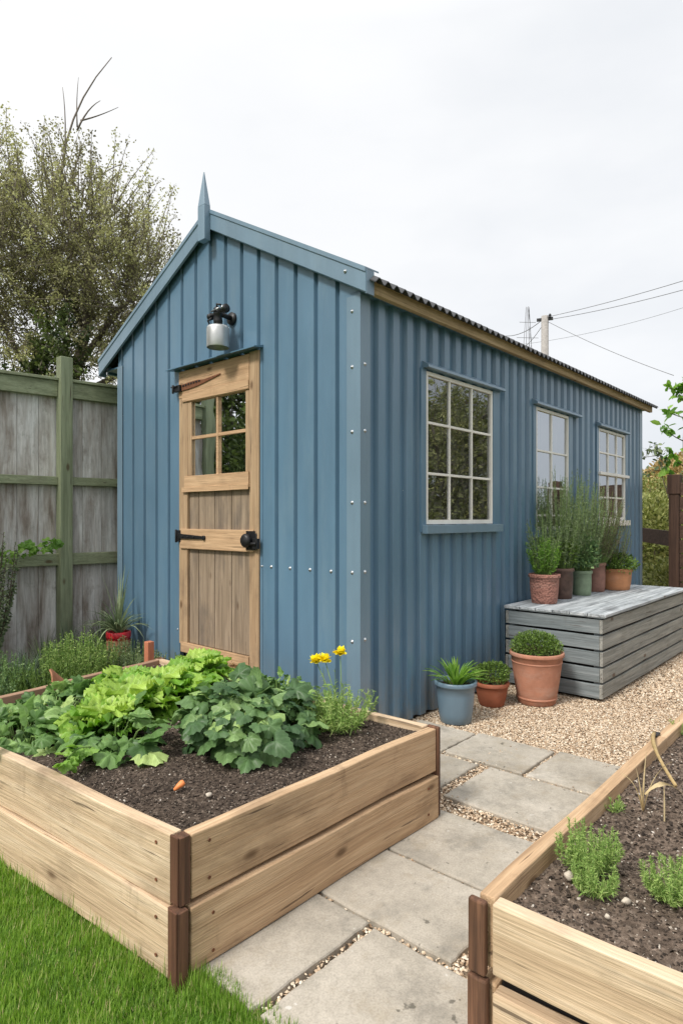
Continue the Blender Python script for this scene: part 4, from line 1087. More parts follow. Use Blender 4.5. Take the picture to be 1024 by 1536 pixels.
# marigold-like flowering plant in left bed
fc = (-0.72, -0.50, 0.345)
t = thing('flowering_plant', 'wispy green plant with three bright yellow flowers at the far corner of the left bed', 'flower', fc); mb = MB(); st = MB()
wispy(mb, st, fc, 90, 0.22, 0.17, 28, (0.02, 0.042), w=0.16, tone=(0.3, 1.0), rad=0.0018)
wispy(mb, st, (fc[0]-0.02, fc[1]+0.04, fc[2]), 7, 0.34, 0.12, 14, (0.02, 0.04), w=0.14, tone=(0.3, 1.0), rad=0.0022)
mb.build('foliage', m_feather, t)
heads = [(-0.745, -0.365, 0.640), (-0.725, -0.40, 0.648), (-0.70, -0.47, 0.685)]
for hd in heads:
    st.tube([fc, (fc[0]*0.4+hd[0]*0.6, fc[1]*0.5+hd[1]*0.5, 0.52), hd], [0.0028, 0.0022, 0.0018], 5)
st.build('stem', m_stemg, t)
for hd in heads:
    fm = MB(); n = 34; d = rdir(n, -0.1, 1); d = norm(d*np.array([1,1,1])+np.array([-0.45,-0.35,0.15]))
    scatter(fm, T_OVAL[0], T_OVAL[1], np.tile(hd, (n,1)), d, np.tile([0,0,1.0], (n,1))+rdir(n)*0.4, NR.uniform(0.034, 0.046, n), NR.uniform(0, 1, n), NR.uniform(0.045, 0.065, n)); fm.build('flower_head', m_petal, t)

# right bed seedlings
def feather(c, h, sp, n, label, mat=m_feather, group='feathery seedlings in the right bed', leafn=90, tone=(0.25,1)):
    t = thing('seedling', label, 'seedling', c, group); mb = MB(); st = MB()
    wispy(mb, st, c, n, h, sp, leafn, (0.008, 0.019), w=0.20, tone=tone, rad=0.0016, curve=0.5, start=0.1)
    mb.build('foliage', mat, t); st.build('stem', m_stemg, t)
feather((-1.10, -1.735, 0.340), 0.145, 0.085, 70, 'bright feathery seedling nearest the corner of the right bed')
feather((-1.20, -1.785, 0.340), 0.10, 0.06, 30, 'low yellow-green feathery tuft in front of the nearest seedling', leafn=70)
feather((-1.09, -1.955, 0.340), 0.125, 0.09, 70, 'feathery green seedling cut by the right edge of the photo')
feather((-0.70, -1.668, 0.342), 0.055, 0.035, 14, 'tiny green seedling by the rail of the right bed', leafn=20)
feather((0.27, -1.665, 0.342), 0.09, 0.07, 22, 'green seedling under the far rail of the right bed', leafn=24)
# dried stalk plant
t = thing('dried_stalk', 'pale dried strap-leaved stalk bent over in the right bed', 'dead plant', (-0.63, -1.75, 0.342)); mb = MB()
def strap(mb, pts, w, tone=0.5, twist=0.0):
    P = [np.array(p, float) for p in pts]; vs = []; n = len(P)
    for i, p in enumerate(P):
        d = norm(P[min(i+1,n-1)]-P[max(i-1,0)]); s = norm(np.cross(d, np.array([0.5,-0.75,0.25]))); f = i/(n-1); ww = w*1.5*(1-f**2*0.85)*(0.7+0.3*sin(pi*f)); u_ = np.cross(s, d)
        vs += [p-s*ww/2, p+u_*ww*0.12, p+s*ww/2]
    fs = []
    for i in range(n-1): fs += [(i*3, i*3+1, i*3+4, i*3+3), (i*3+1, i*3+2, i*3+5, i*3+4)]
    mb.add(vs, fs, tone, True)
def curve(p, m_, q, n=8): p, m_, q = map(np.array, (p, m_, q)); return [(1-t)**2*p+2*t*(1-t)*m_+t*t*q for t in np.linspace(0,1,n)]
c = (-0.64, -1.74, 0.342)
strap(mb, curve(c, (-0.62,-1.735,0.44), (-0.60,-1.74,0.53)), 0.016, 0.9); strap(mb, curve(c, (-0.66,-1.73,0.45), (-0.70,-1.69,0.475)), 0.014, 0.7)
strap(mb, curve(c, (-0.58,-1.75,0.47), (-0.53,-1.80,0.49)), 0.014, 0.8); strap(mb, curve((-0.635,-1.745,0.40), (-0.6,-1.79,0.47), (-0.60,-1.85,0.42)), 0.012, 0.85)
strap(mb, curve((-0.68,-1.815,0.35), (-0.66,-1.81,0.42), (-0.63,-1.80,0.46)), 0.016, 0.9); strap(mb, curve(c, (-0.655,-1.74,0.43), (-0.655,-1.72,0.50)), 0.012, 1.0)
mb.build('leaf_blade', m_dry, t)
mb = MB(); mb.tube(curve((0.0,-1.60,0.405), (-0.30,-1.66,0.455), (-0.57,-1.82,0.43), 10), [0.008]*5+[0.006]*5, 6); mb.build('stalk', m_dry, t)
# crumbs of produce
mb = MB(); mb.lathe([(0.0,-0.024),(0.005,-0.022),(0.0095,-0.005),(0.012,0.010),(0.009,0.018),(0,0.019)], (0,0,0), 12, axis='a'); o = mb.build('carrot_piece', m_carrot, base=(0,0,0)); o.location = W(-1.562,-0.49,0.368); o.rotation_euler = (0.2,-0.5,TH-0.2); o['_b'] = (0,0,0)
tag(o, 'small orange carrot stub lying on the dark soil of the left bed', 'carrot')
def rock(name, loc, r, mat, label, cat, sq=(1,0.7,0.5), rot=0.3):
    mb = MB(); vs = []; fs = []; n = 10; m_ = 7
    for i in range(m_+1):
        for k in range(n):
            th = pi*i/m_; an = 2*pi*k/n; rr = r*(1+0.12*sin(an*2+th*3)+R.uniform(-.06,.06))
            vs.append((rr*sin(th)*cos(an)*sq[0], rr*sin(th)*sin(an)*sq[1], rr*cos(th)*sq[2]))
    for i in range(m_):
        for k in range(n): fs.append((i*n+k, (i+1)*n+k, (i+1)*n+(k+1) % n, i*n+(k+1) % n))
    mb.add(vs, fs, 0.5, True); o = mb.build(name, mat, base=(0,0,0)); o.location = W(*loc); o.rotation_euler = (0.1, 0.1, TH+rot); tag(o, label, cat); return o
rock('pebble', (-1.530,-0.615,0.362), 0.013, m_stone, 'pale oblong pebble on the soil right of the carrot stub', 'pebble')
rock('stone', (-1.175,-1.76+0.05,0.352), 0.017, m_stone, 'pinkish stone beside the nearest seedling in the right bed', 'stone', (1,0.7,0.6))
rock('stone', (-1.19,-1.86,0.352), 0.013, m_stone, 'pale stone at the foot of the right edge seedling', 'stone', (0.6,1,0.6), 1)
rock('stone', (-1.28,-1.845,0.350), 0.007, m_stone, 'small white stone in the soil in front of the right edge seedling', 'stone', (1,0.9,0.8), 1)
rock('stone', (4.05-0.42,-0.075,0.665), 0.05, m_greystone, 'round grey stone on the storage box behind the orange terracotta pot', 'stone', (1,1,1.1))

# ---- potted plants
def pot(parent, c, rt, rb, h, mat, rim=0.012, rimh=0.03, name='pot', wob=0.0, bands=()):
    mb = MB(); prof = [(0.0,0.0),(rb*0.96,0.0),(rb,0.004)]
    hb = h-rimh; 
    for q in (0.25,0.5,0.75): prof.append((rb+(rt-rim-rb)*q+0.003*sin(pi*q), hb*q))
    prof += [(rt-rim, hb), (rt-0.001, hb+0.004), (rt, hb+0.008), (rt, h-0.006), (rt-0.004, h), (rt-0.014, h), (rt-0.018, h-0.008), (rt-0.026, h-0.05), (0.0, h-0.05)]
    mb.lathe(prof, c, 40, wob=wob); o = mb.build(name, mat, parent)
    if bands:
        mb = MB()
        for zb, dr, hh in bands:
            r_ = rb+(rt-rim-rb)*(zb/hb)+0.001; mb.lathe([(r_, -0.002),(r_+dr, 0.002),(r_+dr, hh-0.002),(r_, hh+0.002)], (c[0],c[1],c[2]+zb), 40)
        mb.build('rim_band', mat, parent)
    mb = MB(); mb.lathe([(0.0,0.012),(rt*0.5,0.010),(rt-0.022,0.0)], (c[0],c[1],c[2]+h-0.032), 20); mb.build('soil', m_soil, parent)
    return o
# blue pot with strap leaves
c = (0.705, -0.215, -0.012)
t = thing('potted_plant', 'blue-grey plastic pot with spiky bright green strap leaves beside the shed corner', 'potted plant', c)
pot(t, c, 0.138, 0.100, 0.265, m_pot_blue, 0.014, 0.030)
mb = MB()
for k in range(95):
    an = NR.uniform(0, 2*pi); q = NR.random(); tl = 0.15+1.15*q; L = NR.uniform(0.13, 0.21)
    b_ = np.array([c[0]+0.05*q*cos(an), c[1]+0.05*q*sin(an), c[2]+0.235]); e_ = b_+L*np.array([sin(tl)*cos(an), sin(tl)*sin(an), cos(tl)*0.95]); md = b_+L*0.6*np.array([sin(tl*0.6)*cos(an), sin(tl*0.6)*sin(an), 1.05*cos(tl*0.6)])
    P = curve(b_, md, e_, 6); w = NR.uniform(0.012, 0.019); vs = []; sd = np.array([-sin(an), cos(an), 0])
    for i, p in enumerate(P):
        f = i/5; ww = w*(sin(pi*min(1,0.25+0.75*f))**0.7 if f < 1 else 0.02); vs += [p-sd*ww/2, p-np.array([0,0,0.003]), p+sd*ww/2]
    fs = []
    for i in range(5): fs += [(i*3,i*3+1,i*3+4,i*3+3),(i*3+1,i*3+2,i*3+5,i*3+4)]
    mb.add(vs, fs, NR.uniform(0.1,1), True)
mb.build('foliage', m_fresh, t)
# small terracotta with box
def topiary(c, label, rt, rb, h, pm, rad, n, leafmat, rim=0.01, zc=0.0, bands=(), size=(0.012,0.022), cat='potted plant', rimh=0.03):
    t = thing('potted_plant', label, cat, c)
    pot(t, c, rt, rb, h, pm, rim, rimh, bands=bands)
    mb = MB(); foliage_ball(mb, (c[0], c[1], c[2]+h+zc), rad, n, size, T_OVAL, shell=0.45, tone=(0.0, 1.0))
    mb.build('foliage', leafmat, t)
    st = MB()
    for k in range(10): st.tube([(c[0]+R.uniform(-.02,.02), c[1]+R.uniform(-.02,.02), c[2]+h-0.035), (c[0]+R.uniform(-1,1)*rad[0]*0.6, c[1]+R.uniform(-1,1)*rad[1]*0.6, c[2]+h+zc+rad[2]*0.4)], [0.003,0.0015], 5)
    st.build('stem', m_stemb, t)
    return t
topiary((1.185, -0.215, -0.012), 'small red-brown pot with a rounded clipped bush between the blue and big pots', 0.122, 0.085, 0.165, m_terra_red, (0.135,0.135,0.095), 2400, m_box, zc=0.045, size=(0.010,0.02))
topiary((1.455, -0.425, -0.012), 'large pale terracotta pot with a dense clipped bush against the storage box', 0.190, 0.130, 0.365, m_terra, (0.178,0.178,0.105), 4200, m_box, 0.012, 0.035, bands=((0.035,0.006,0.014),(0.29,0.004,0.010)), size=(0.010,0.02))
# pots on the box
bz = 0.6185
def herb(c, label, rt, rb, h, pm, spec, cat='potted plant', rim=0.010, rimh=0.03):
    t = thing('potted_plant', label, cat, (c[0], c[1], bz)); pot(t, (c[0], c[1], bz), rt, rb, h, pm, rim, rimh)
    top = bz+h-0.03
    st = MB()
    for i, (mat, kw) in enumerate(spec):
        mb = MB()
        if kw.get('kind') == 'ball':
            foliage_ball(mb, (c[0]+kw.get('dx',0), c[1], top+kw['z']), kw['rad'], kw['n'], kw['size'], T_OVAL, shell=0.35, tone=(0,1))
        else:
            wispy(mb, st, (c[0]+kw.get('dx',0), c[1], top), kw['n'], kw['h'], kw['sp'], kw['ln'], kw['ls'], w=kw.get('w',0.12), curve=0.15, rad=0.0022, tone=(0,1), up=kw.get('up',0.8))
        mb.build('foliage', mat, t)
    if st.n: st.build('stem', m_stemg, t)
    return t
herb((2.06,-0.215), 'hammered copper-coloured pot with a feathery green herb at the near end of the storage box', 0.125, 0.098, 0.235, m_terra_hammer,
     [(m_fresh, dict(n=60, h=0.36, sp=0.15, ln=40, ls=(0.022,0.045), w=0.24)), (m_greygreen, dict(n=40, h=0.58, sp=0.16, ln=44, ls=(0.02,0.04), w=0.16))])
herb((2.44,-0.20), 'dark tin bucket with a tall grey-green herb right of the hammered pot', 0.105, 0.085, 0.26, m_bucket,
     [(m_greygreen, dict(n=90, h=0.95, sp=0.24, ln=90, ls=(0.02,0.038), w=0.17)), (m_box, dict(kind='ball', z=0.14, rad=(0.15,0.15,0.14), n=900, size=(0.02,0.04)))])
herb((2.79,-0.24), 'pale green glazed pot with bushy dark green herb in the middle of the box row', 0.092, 0.078, 0.22, m_pot_green,
     [(m_dkleaf, dict(kind='ball', z=0.15, rad=(0.17,0.17,0.19), n=1500, size=(0.02,0.04))), (m_greygreen, dict(n=90, h=1.0, sp=0.24, ln=90, ls=(0.02,0.038), w=0.17))])
herb((3.17,-0.22), 'tall brown clay pot with wiry brownish heather behind the green glazed pot', 0.100, 0.088, 0.27, m_pot_brown,
     [(m_heather, dict(n=150, h=0.80, sp=0.30, ln=80, ls=(0.016,0.032), w=0.2)), (m_greygreen, dict(n=20, h=0.5, sp=0.2, ln=40, ls=(0.018,0.034), w=0.13))])
herb((3.46,-0.31), 'orange terracotta pot with low leafy green plant near the far end of the storage box', 0.158, 0.128, 0.205, m_terra2,
     [(m_box, dict(kind='ball', z=0.06, rad=(0.20,0.20,0.12), n=1900, size=(0.016,0.034))), (m_heather, dict(n=60, h=0.58, sp=0.20, ln=60, ls=(0.016,0.03), w=0.18, dx=-0.05))])

# ================================================================ LEFT GARDEN
c = (-0.20, 2.42, -0.01)
t = thing('potted_plant', 'tall red pot with long spiky grass-like leaves between the fence and the shed', 'potted plant', c)
pot(t, c, 0.098, 0.080, 0.385, m_red, 0.006, 0.05)
mb = MB(); mb.lathe([(0.0875,0.0),(0.094,0.22),(0.0955,0.24)], (c[0],c[1],c[2]+0.08), 32); mb.build('label_band', m_shard, t)
mb = MB()
def straps(mb, c, n, L0, L1, w, tone=(0,1), tl=(0.1,1.35), droop=0.35):
    for k in range(n):
        an = NR.uniform(0, 2*pi); tt = NR.uniform(*tl); L = NR.uniform(L0, L1); b_ = np.array(c)
        e_ = b_+L*np.array([sin(tt)*cos(an), sin(tt)*sin(an), cos(tt)-droop*sin(tt)]); md = b_+L*0.55*np.array([sin(tt*0.8)*cos(an), sin(tt*0.8)*sin(an), cos(tt*0.6)+0.15])
        P = curve(b_, md, e_, 7); vs = []; sd = np.array([-sin(an), cos(an), 0]); ww0 = w*NR.uniform(0.7,1.2)
        for i, p in enumerate(P):
            f = i/6; ww = ww0*(1-f**1.6)+0.0008; vs += [p-sd*ww/2, p-np.array([0,0,ww*0.25]), p+sd*ww/2]
        fs = []
        for i in range(6): fs += [(i*3,i*3+1,i*3+4,i*3+3),(i*3+1,i*3+2,i*3+5,i*3+4)]
        mb.add(vs, fs, NR.uniform(*tone), True)
straps(mb, (c[0],c[1],0.34), 80, 0.24, 0.46, 0.020)
straps(mb, (c[0],c[1],0.34), 5, 0.5, 0.68, 0.016, (0.7,1), (0.05,0.4), 0.1)
mb.build('foliage', m_greygreen, t)
def grass_tuft(c, n, L, label, mat, w=0.008):
    t = thing('grass_clump', label, 'ornamental grass', c, 'grass clumps along the fence'); mb = MB(); straps(mb, c, n, L*0.6, L, w, (0,1), (0.1,1.2), 0.35); mb.build('foliage', mat, t)
m_bluegrass = leaf('blue_grey_grass', [(0,(0.05,0.09,0.05)), (0.5,(0.12,0.18,0.11)), (1,(0.30,0.38,0.27))], 0.6, 0.25)
grass_tuft((-0.98, 2.30, 0.0), 260, 0.44, 'blue-grey arching grass clump at the left edge in front of the fence', m_bluegrass)
grass_tuft((-0.72, 2.62, 0.0), 240, 0.50, 'darker green grass clump just left of the green fence post', m_greygreen)
grass_tuft((-0.42, 2.86, 0.0), 200, 0.50, 'wispy grass clump at the foot of the green fence post', m_bluegrass)
grass_tuft((-0.10, 2.86, 0.0), 160, 0.62, 'dark grass clump behind the red pot', m_greygreen, 0.012)
grass_tuft((-1.20, 2.72, 0.0), 220, 0.55, 'tall green grass clump below the leafy shrub on the left', m_greygreen)
def shrub(c, rad, n, size, label, mat, cat='shrub', group=None, name='shrub', tpl=T_OVAL, stems=14, tone=(0,1), shell=0.35, st_mat=None):
    t = thing(name, label, cat, (c[0], c[1], c[2]), group); mb = MB(); foliage_ball(mb, (c[0], c[1], c[2]+rad[2]*0.75), rad, n, size, tpl, shell=shell, tone=tone, lumps=12); mb.build('foliage', mat, t)
    st = MB()
    for k in range(stems):
        d = rdir(1, 0.3, 1)[0]; e_ = np.array([c[0], c[1], c[2]+rad[2]*0.75])+d*np.array(rad)*0.8; st.tube([(c[0]+d[0]*0.02, c[1]+d[1]*0.02, c[2]-0.02), ((c[0]+e_[0])/2, (c[1]+e_[1])/2, (c[2]+e_[2])/2+0.03), e_], [0.008*max(1,rad[2]*1.2), 0.006, 0.003], 5, cap=False)
    st.build('stem', st_mat or m_stemb, t)
    return t
def sprig_shrub(c, n, h, sp, label, mat, ln=40, ls=(0.016,0.03), w=0.35):
    t = thing('shrub', label, 'shrub', c); mb = MB(); st = MB(); wispy(mb, st, c, n, h, sp, ln, ls, tpl=T_BLADE, w=w, curve=0.4, rad=0.003, tone=(0,1), up=0.7); mb.build('foliage', mat, t); st.build('stem', m_stemg, t)
sprig_shrub((-0.66, 2.15, 0.0), 230, 0.50, 0.27, 'light green bushy herb with fine leaves in front of the fence post', m_feather, 60, (0.016,0.032))
sprig_shrub((-0.36, 2.06, 0.0), 190, 0.40, 0.28, 'low light green herb mound in front of the red pot', m_greygreen, 50)
sprig_shrub((-0.14, 1.98, 0.0), 90, 0.28, 0.22, 'yellowish low plant beside the orange stake', m_hedge, 40)
sprig_shrub((-0.92, 1.95, 0.0), 190, 0.36, 0.28, 'dark green low herb left of the light green bush', m_box, 46)
sprig_shrub((-1.25, 2.22, 0.0), 190, 0.42, 0.30, 'low mixed green herb at the left edge by the terracotta shard', m_dkleaf, 46)
shrub((-1.85, 3.0, 0), (0.45, 0.5, 1.55), 9000, (0.03,0.06), 'tall dark evergreen shrub past the fence end, left of the photo', m_treedark, stems=20, shell=0.5)
# tall leafy shrub at the left edge
t = thing('shrub', 'tall straggly shrub with small leaves at the left edge of the photo', 'shrub', (-1.24, 2.62, 0)); mb = MB(); st = MB()
wispy(mb, st, (-1.24, 2.72, 0.0), 110, 1.5, 0.36, 110, (0.025,0.05), tpl=T_OVAL, w=0.8, curve=0.3, rad=0.006, tone=(0,1), up=0.2, start=0.25); mb.build('foliage', m_greygreen, t); st.build('stem', m_stemb, t)
# climbing sprig on the fence rail
t = thing('climbing_plant', 'small green vine sprig growing over the lower fence rail', 'climbing plant', (-0.55, 3.12, 0.9)); mb = MB(); st = MB()
path = [(-1.15,3.17,0.82),(-0.95,3.14,0.90),(-0.75,3.10,1.03),(-0.60,3.08,1.06),(-0.50,3.08,1.08),(-0.43,3.08,1.12)]
st.tube(path, 0.004, 5)
for k in range(46):
    q = NR.uniform(0.8,4.99); i = int(q); f_ = q-i; p = np.array(path[i])*(1-f_)+np.array(path[i+1])*f_+rdir(1)[0]*0.035+np.array([0,-0.02,0])
    L = LOBES[k % 4]; scatter(mb, L[0], L[1], [p], [norm(rdir(1)[0]+np.array([-0.2,-0.4,-0.3]))], [norm(np.array([-0.6,-0.5,0.6])+rdir(1)[0]*0.4)], [NR.uniform(0.045,0.085)], [NR.uniform(0.2,1)])
mb.build('foliage', m_fresh, t); st.build('stem', m_stemg, t)
# orange stake
mb = MB(); mb.box(-0.555, -0.507, 1.385, 1.435, -0.03, 0.472); o = mb.build('wooden_stake', m_stake, base=(-0.53,1.41,0), bevel=0.004); tag(o, 'short orange-red wooden stake behind the back board of the left bed', 'stake')
# terracotta shard
mb = MB(); vs = []; 
for i in range(7):
    for j in range(5):
        an = -0.9+1.8*i/6; r_ = 0.075; vs.append((r_*sin(an), (j/4)*0.14*(1-0.12*abs(i-3)), r_*cos(an)-0.03))
for i in range(7):
    for j in range(5):
        an = -0.9+1.8*i/6; r_ = 0.065; vs.append((r_*sin(an), (j/4)*0.14*(1-0.12*abs(i-3)), r_*cos(an)-0.03))
fs = []
for L_ in (0, 35):
    for i in range(6):
        for j in range(4): fs.append((L_+i*5+j, L_+i*5+j+1, L_+(i+1)*5+j+1, L_+(i+1)*5+j))
for i in range(6): fs += [(i*5, (i+1)*5, 35+(i+1)*5, 35+i*5), (i*5+4, (i+1)*5+4, 35+(i+1)*5+4, 35+i*5+4)]
for j in range(4): fs += [(j, j+1, 35+j+1, 35+j), (30+j, 30+j+1, 65+j+1, 65+j)]
mb.add(vs, fs); o = mb.build('pot_shard', m_shard, base=(0,0,0)); o.location = W(-1.06, 1.60, 0.25); o.rotation_euler = (0.9, -0.5, TH+1.3); tag(o, 'broken curved terracotta shard poking from the herbs behind the bed', 'pot shard')
rock('stone', (-1.06,1.62,0.10), 0.15, m_greystone, 'mossy grey stone under the terracotta shard', 'stone', (1,1,0.8))
# dry grass clump at door foot
t = thing('grass_clump', 'dry straw-coloured tuft at the foot of the shed door', 'dead plant', (-0.16, 1.14, 0)); mb = MB(); straps(mb, (-0.16,1.14,0.0), 260, 0.20, 0.36, 0.006, (0,1), (0.0,0.9), 0.1)
n = 500; scatter(mb, T_SMALL[0], T_SMALL[1], np.array([-0.16,1.14,0.24])+rdir(n,-0.6,1)*np.array([0.15,0.17,0.11])*NR.uniform(0.3,1,(n,1)), rdir(n), rdir(n), NR.uniform(0.010,0.02,n), NR.uniform(0,1,n))
mb.build('foliage', m_dry, t)

# ================================================================ FENCE (left)
fn = thing('garden_fence', 'tall weathered grey board fence with green stained rails and post left of the shed', 'fence', (0.2, 3.14, 0))
def fb(a): return 3.146-0.148*(a-0.188)     # line of the fence face
def ftop(a): return 2.52+0.02*(0.188-a)
edge_a = -1.32; k = 0
A_ = []
a = edge_a
while a < 5.2:
    w = R.choice([0.15, 0.17, 0.20, 0.22]); A_.append((a, a+w)); a += w
for (p, q) in A_:
    off = R.uniform(0, 0.007); mb = MB()
    mb.hexa([(p+0.002, fb(p)+0.045+off, 0.02), (q-0.002, fb(q)+0.045+off, 0.02), (q-0.002, fb(q)+0.063+off, 0.02), (p+0.002, fb(p)+0.063+off, 0.02)],
            [(p+0.002, fb(p)+0.045+off, 2.49), (q-0.002, fb(q)+0.045+off, 2.49), (q-0.002, fb(q)+0.063+off, 2.49), (p+0.002, fb(p)+0.063+off, 2.49)])
    mb.build('board', m_fence, fn)
def rail(a0, a1, z0, z1, d0, d1, z0b=None, z1b=None):
    z0b = z0 if z0b is None else z0b; z1b = z1 if z1b is None else z1b
    mb = MB(); mb.hexa([(a0, fb(a0)-d0, z0), (a1, fb(a1)-d0, z0b), (a1, fb(a1)+d1, z0b), (a0, fb(a0)+d1, z0)], [(a0, fb(a0)-d0, z1), (a1, fb(a1)-d0, z1b), (a1, fb(a1)+d1, z1b), (a0, fb(a0)+d1, z1)])
    mb.build('rail', m_green, fn, bevel=0.004)
for (x0, x1) in ((-1.32, -0.345), (-0.235, 1.9), (2.0, 5.2)):
    rail(x0, x1, 2.385, 2.525, 0.012, 0.044); rail(x0, x1, 1.60, 1.675, 0.02, 0.044); rail(x0, x1, 0.885, 0.99, 0.025, 0.044)
    rail(x0, x1, 2.526, 2.552, 0.035, 0.08)
for (x, top) in ((-0.29, 2.74), (-1.37, 2.70), (1.95, 2.7)):
    mb = MB(); f0 = fb(x); mb.box(x-0.055, x+0.055, f0-0.06, f0+0.035, -0.05, top); mb.build('post', m_green_z, fn, bevel=0.005)

# ================================================================ TREES
def tree(name, label, base, trunk, limbs, lobes, leafn, lsize, lmat, bark=m_bark, twigs=500, cat='tree', group=None, tr0=0.2, twl=(0.5,1.1), tones=(0,1), spikes=None, clus=False):
    t = thing(name, label, cat, base, group)
    tk = MB(); B0 = np.array(base, float)
    tk.tube([B0+np.array(p) for p in trunk], [tr0*(1-0.5*i/(len(trunk)-1)) for i in range(len(trunk))], 10)
    for l in limbs: tk.tube([B0+np.array(p) for p in l], [tr0*0.45*(1-0.7*i/(len(l)-1)) for i in range(len(l))], 7)
    tk.build('trunk', bark, t)
    tw = MB(); lf = MB(); ls = []
    for k in range(twigs):
        c, r, wgt = lobes[NR.choice(len(lobes), p=np.array([l[2] for l in lobes])/sum(l[2] for l in lobes))]
        c = B0+np.array(c); r = np.array(r)
        d = rdir(1)[0]; s = c+d*r*NR.random()**0.4*0.85
        L = NR.uniform(*twl); g_ = norm(d*0.8+rdir(1)[0]*0.6+np.array([0,0,0.55])); m_ = s+g_*L*0.5+rdir(1)[0]*L*0.10; e_ = s+g_*L*0.95+np.array([0,0,L*0.10])
        P = curve(s, m_, e_, 5); tw.tube(P, [0.012, 0.009, 0.007, 0.005, 0.003], 3, cap=False); ls.append((s, m_, e_))
    if spikes:
        for s, m_, e_, rr in spikes:
            s, m_, e_ = B0+np.array(s), B0+np.array(m_), B0+np.array(e_); P = curve(s, m_, e_, 7); tw.tube(P, [rr*(1-0.75*i/6) for i in range(7)], 5)
    tw.build('twig', m_twig, t)
    S = np.array(ls); n = leafn; idx = NR.integers(0, len(ls), n); q = NR.random(n)
    if clus: q = np.clip((np.floor(q*5)+0.9)/5+NR.normal(0, 0.025, n), 0, 1)
    P = ((1-q)**2)[:,None]*S[idx,0]+(2*q*(1-q))[:,None]*S[idx,1]+(q*q)[:,None]*S[idx,2]
    P = P+rdir(n)*(NR.random(n)**0.7*(0.10 if clus else 0.17)*twl[1])[:,None]
    base_t = NR.uniform(tones[0], tones[1], len(ls)); tn = np.clip(base_t[idx]+NR.uniform(-.25,.25,n), 0, 1)
    scatter(lf, T_SMALL[0], T_SMALL[1], P, rdir(n), rdir(n), NR.uniform(lsize[0], lsize[1], n), tn)
    lf.build('crown', lmat, t)
    return t
# big tree beyond the fence; relative coordinates are in the garden frame, so convert picture right / away into a, b
def pr(x, y, z): # x right, y away, z up  -> (a,b,z)
    return (x*U[0]+y*U[1], x*V[0]+y*V[1], z)
tb = (1.50, 6.95, 0)
lob = []
for (x, y, z, rx, rz, w) in [(-1.1,0,5.9,1.5,1.2,3),(0.0,0,5.9,1.35,1.15,3.2),(0.9,0,5.2,0.95,1.1,1.9),(-0.2,0.2,4.7,1.2,0.9,2.0),(-2.2,0,5.2,1.4,1.4,2.4),(-0.9,-0.1,3.7,0.85,0.8,1.0),(1.15,0,4.1,0.55,0.9,0.8),(-1.6,0,7.0,0.9,0.7,0.7),(0.3,0,3.2,0.6,0.4,0.4),(-3.6,0,5.0,1.6,1.9,2.0),(-3.2,0.5,3.2,1.3,1.0,0.9)]:
    lob.append((pr(x,y,z-0.5), (rx*0.9, rx*0.9, rz*0.9), w))
tree('olive_tree', 'large loose olive-brown tree with bare top twigs behind the fence', tb, [pr(0,0,0), pr(0.05,0,1.5), pr(-0.1,0,2.8), pr(0.25,0,4.2), pr(0.3,0,5.6)],
     [[pr(-0.05,0,2.6), pr(-0.8,0,3.8), pr(-1.5,0,5.2), pr(-1.8,0,6.3)], [pr(0.1,0,3.6), pr(0.7,0,4.4), pr(1.2,0,4.9)], [pr(0.2,0,3.2), pr(0.9,0.1,3.6), pr(1.6,0.1,3.2)], [pr(0.2,0,4.2), pr(-0.4,0,5.2), pr(-0.8,0,6.4)]],
     lob, 150000, (0.028, 0.052), m_treeleaf, clus=True, twigs=1650, tr0=0.12, twl=(0.45,1.0),
     spikes=[(pr(-0.15,0,6.2), pr(-0.15,0,7.4), pr(0.62,0,8.25), 0.024), (pr(0.1,0,7.15), pr(0.25,0,7.5), pr(0.45,0,7.6), 0.016), (pr(0.15,0,7.3), pr(0.4,0,7.35), pr(0.72,0,7.5), 0.014), (pr(-0.1,0,6.6), pr(-0.05,0,7.3), pr(-0.12,0,7.8), 0.016), (pr(0.35,0,6.4), pr(0.6,0,6.6), pr(0.8,0,6.65), 0.014), (pr(-1.9,0,7.0), pr(-1.7,0,7.6), pr(-1.35,0,7.8), 0.014), (pr(0.1,0,7.2), pr(0.08,0,7.6), pr(0.12,0,7.95), 0.012)])
tree('ivy_tree', 'dark ivy covered trunk seen just above the fence under the big tree', (1.0, 6.6, 0), [(0,0,0), (0.05,0,1.5), (0.1,0,3.2)], [], [((0.0,0.0,2.9), (0.40,0.40,0.75), 2), (pr(-0.6,0,2.8), (0.45,0.4,0.6), 1.4), (pr(0.25,0,3.7), (0.3,0.3,0.45), 0.8)], 7000, (0.05, 0.085), m_treedark, twigs=160, tr0=0.13, twl=(0.2,0.45))
# off-frame tree to the left
tree('olive_tree', 'bushy tree beyond the fence to the left of the photo', (-3.3, 4.6, 0), [(0,0,0),(0.1,0,2),(0,0.1,4)], [[(0,0,2.5),(0.7,0.2,4),(1,0.4,5)], [(0,0,2.8),(-0.8,0.2,4),(-1.2,0.3,5)]], [((0,0,3.9),(1.7,1.6,1.4),3), ((0,-0.3,1.9),(1.5,1.3,1.5),3)], 42000, (0.06,0.10), m_treedark, twigs=700, tr0=0.18, twl=(0.5,1.0))
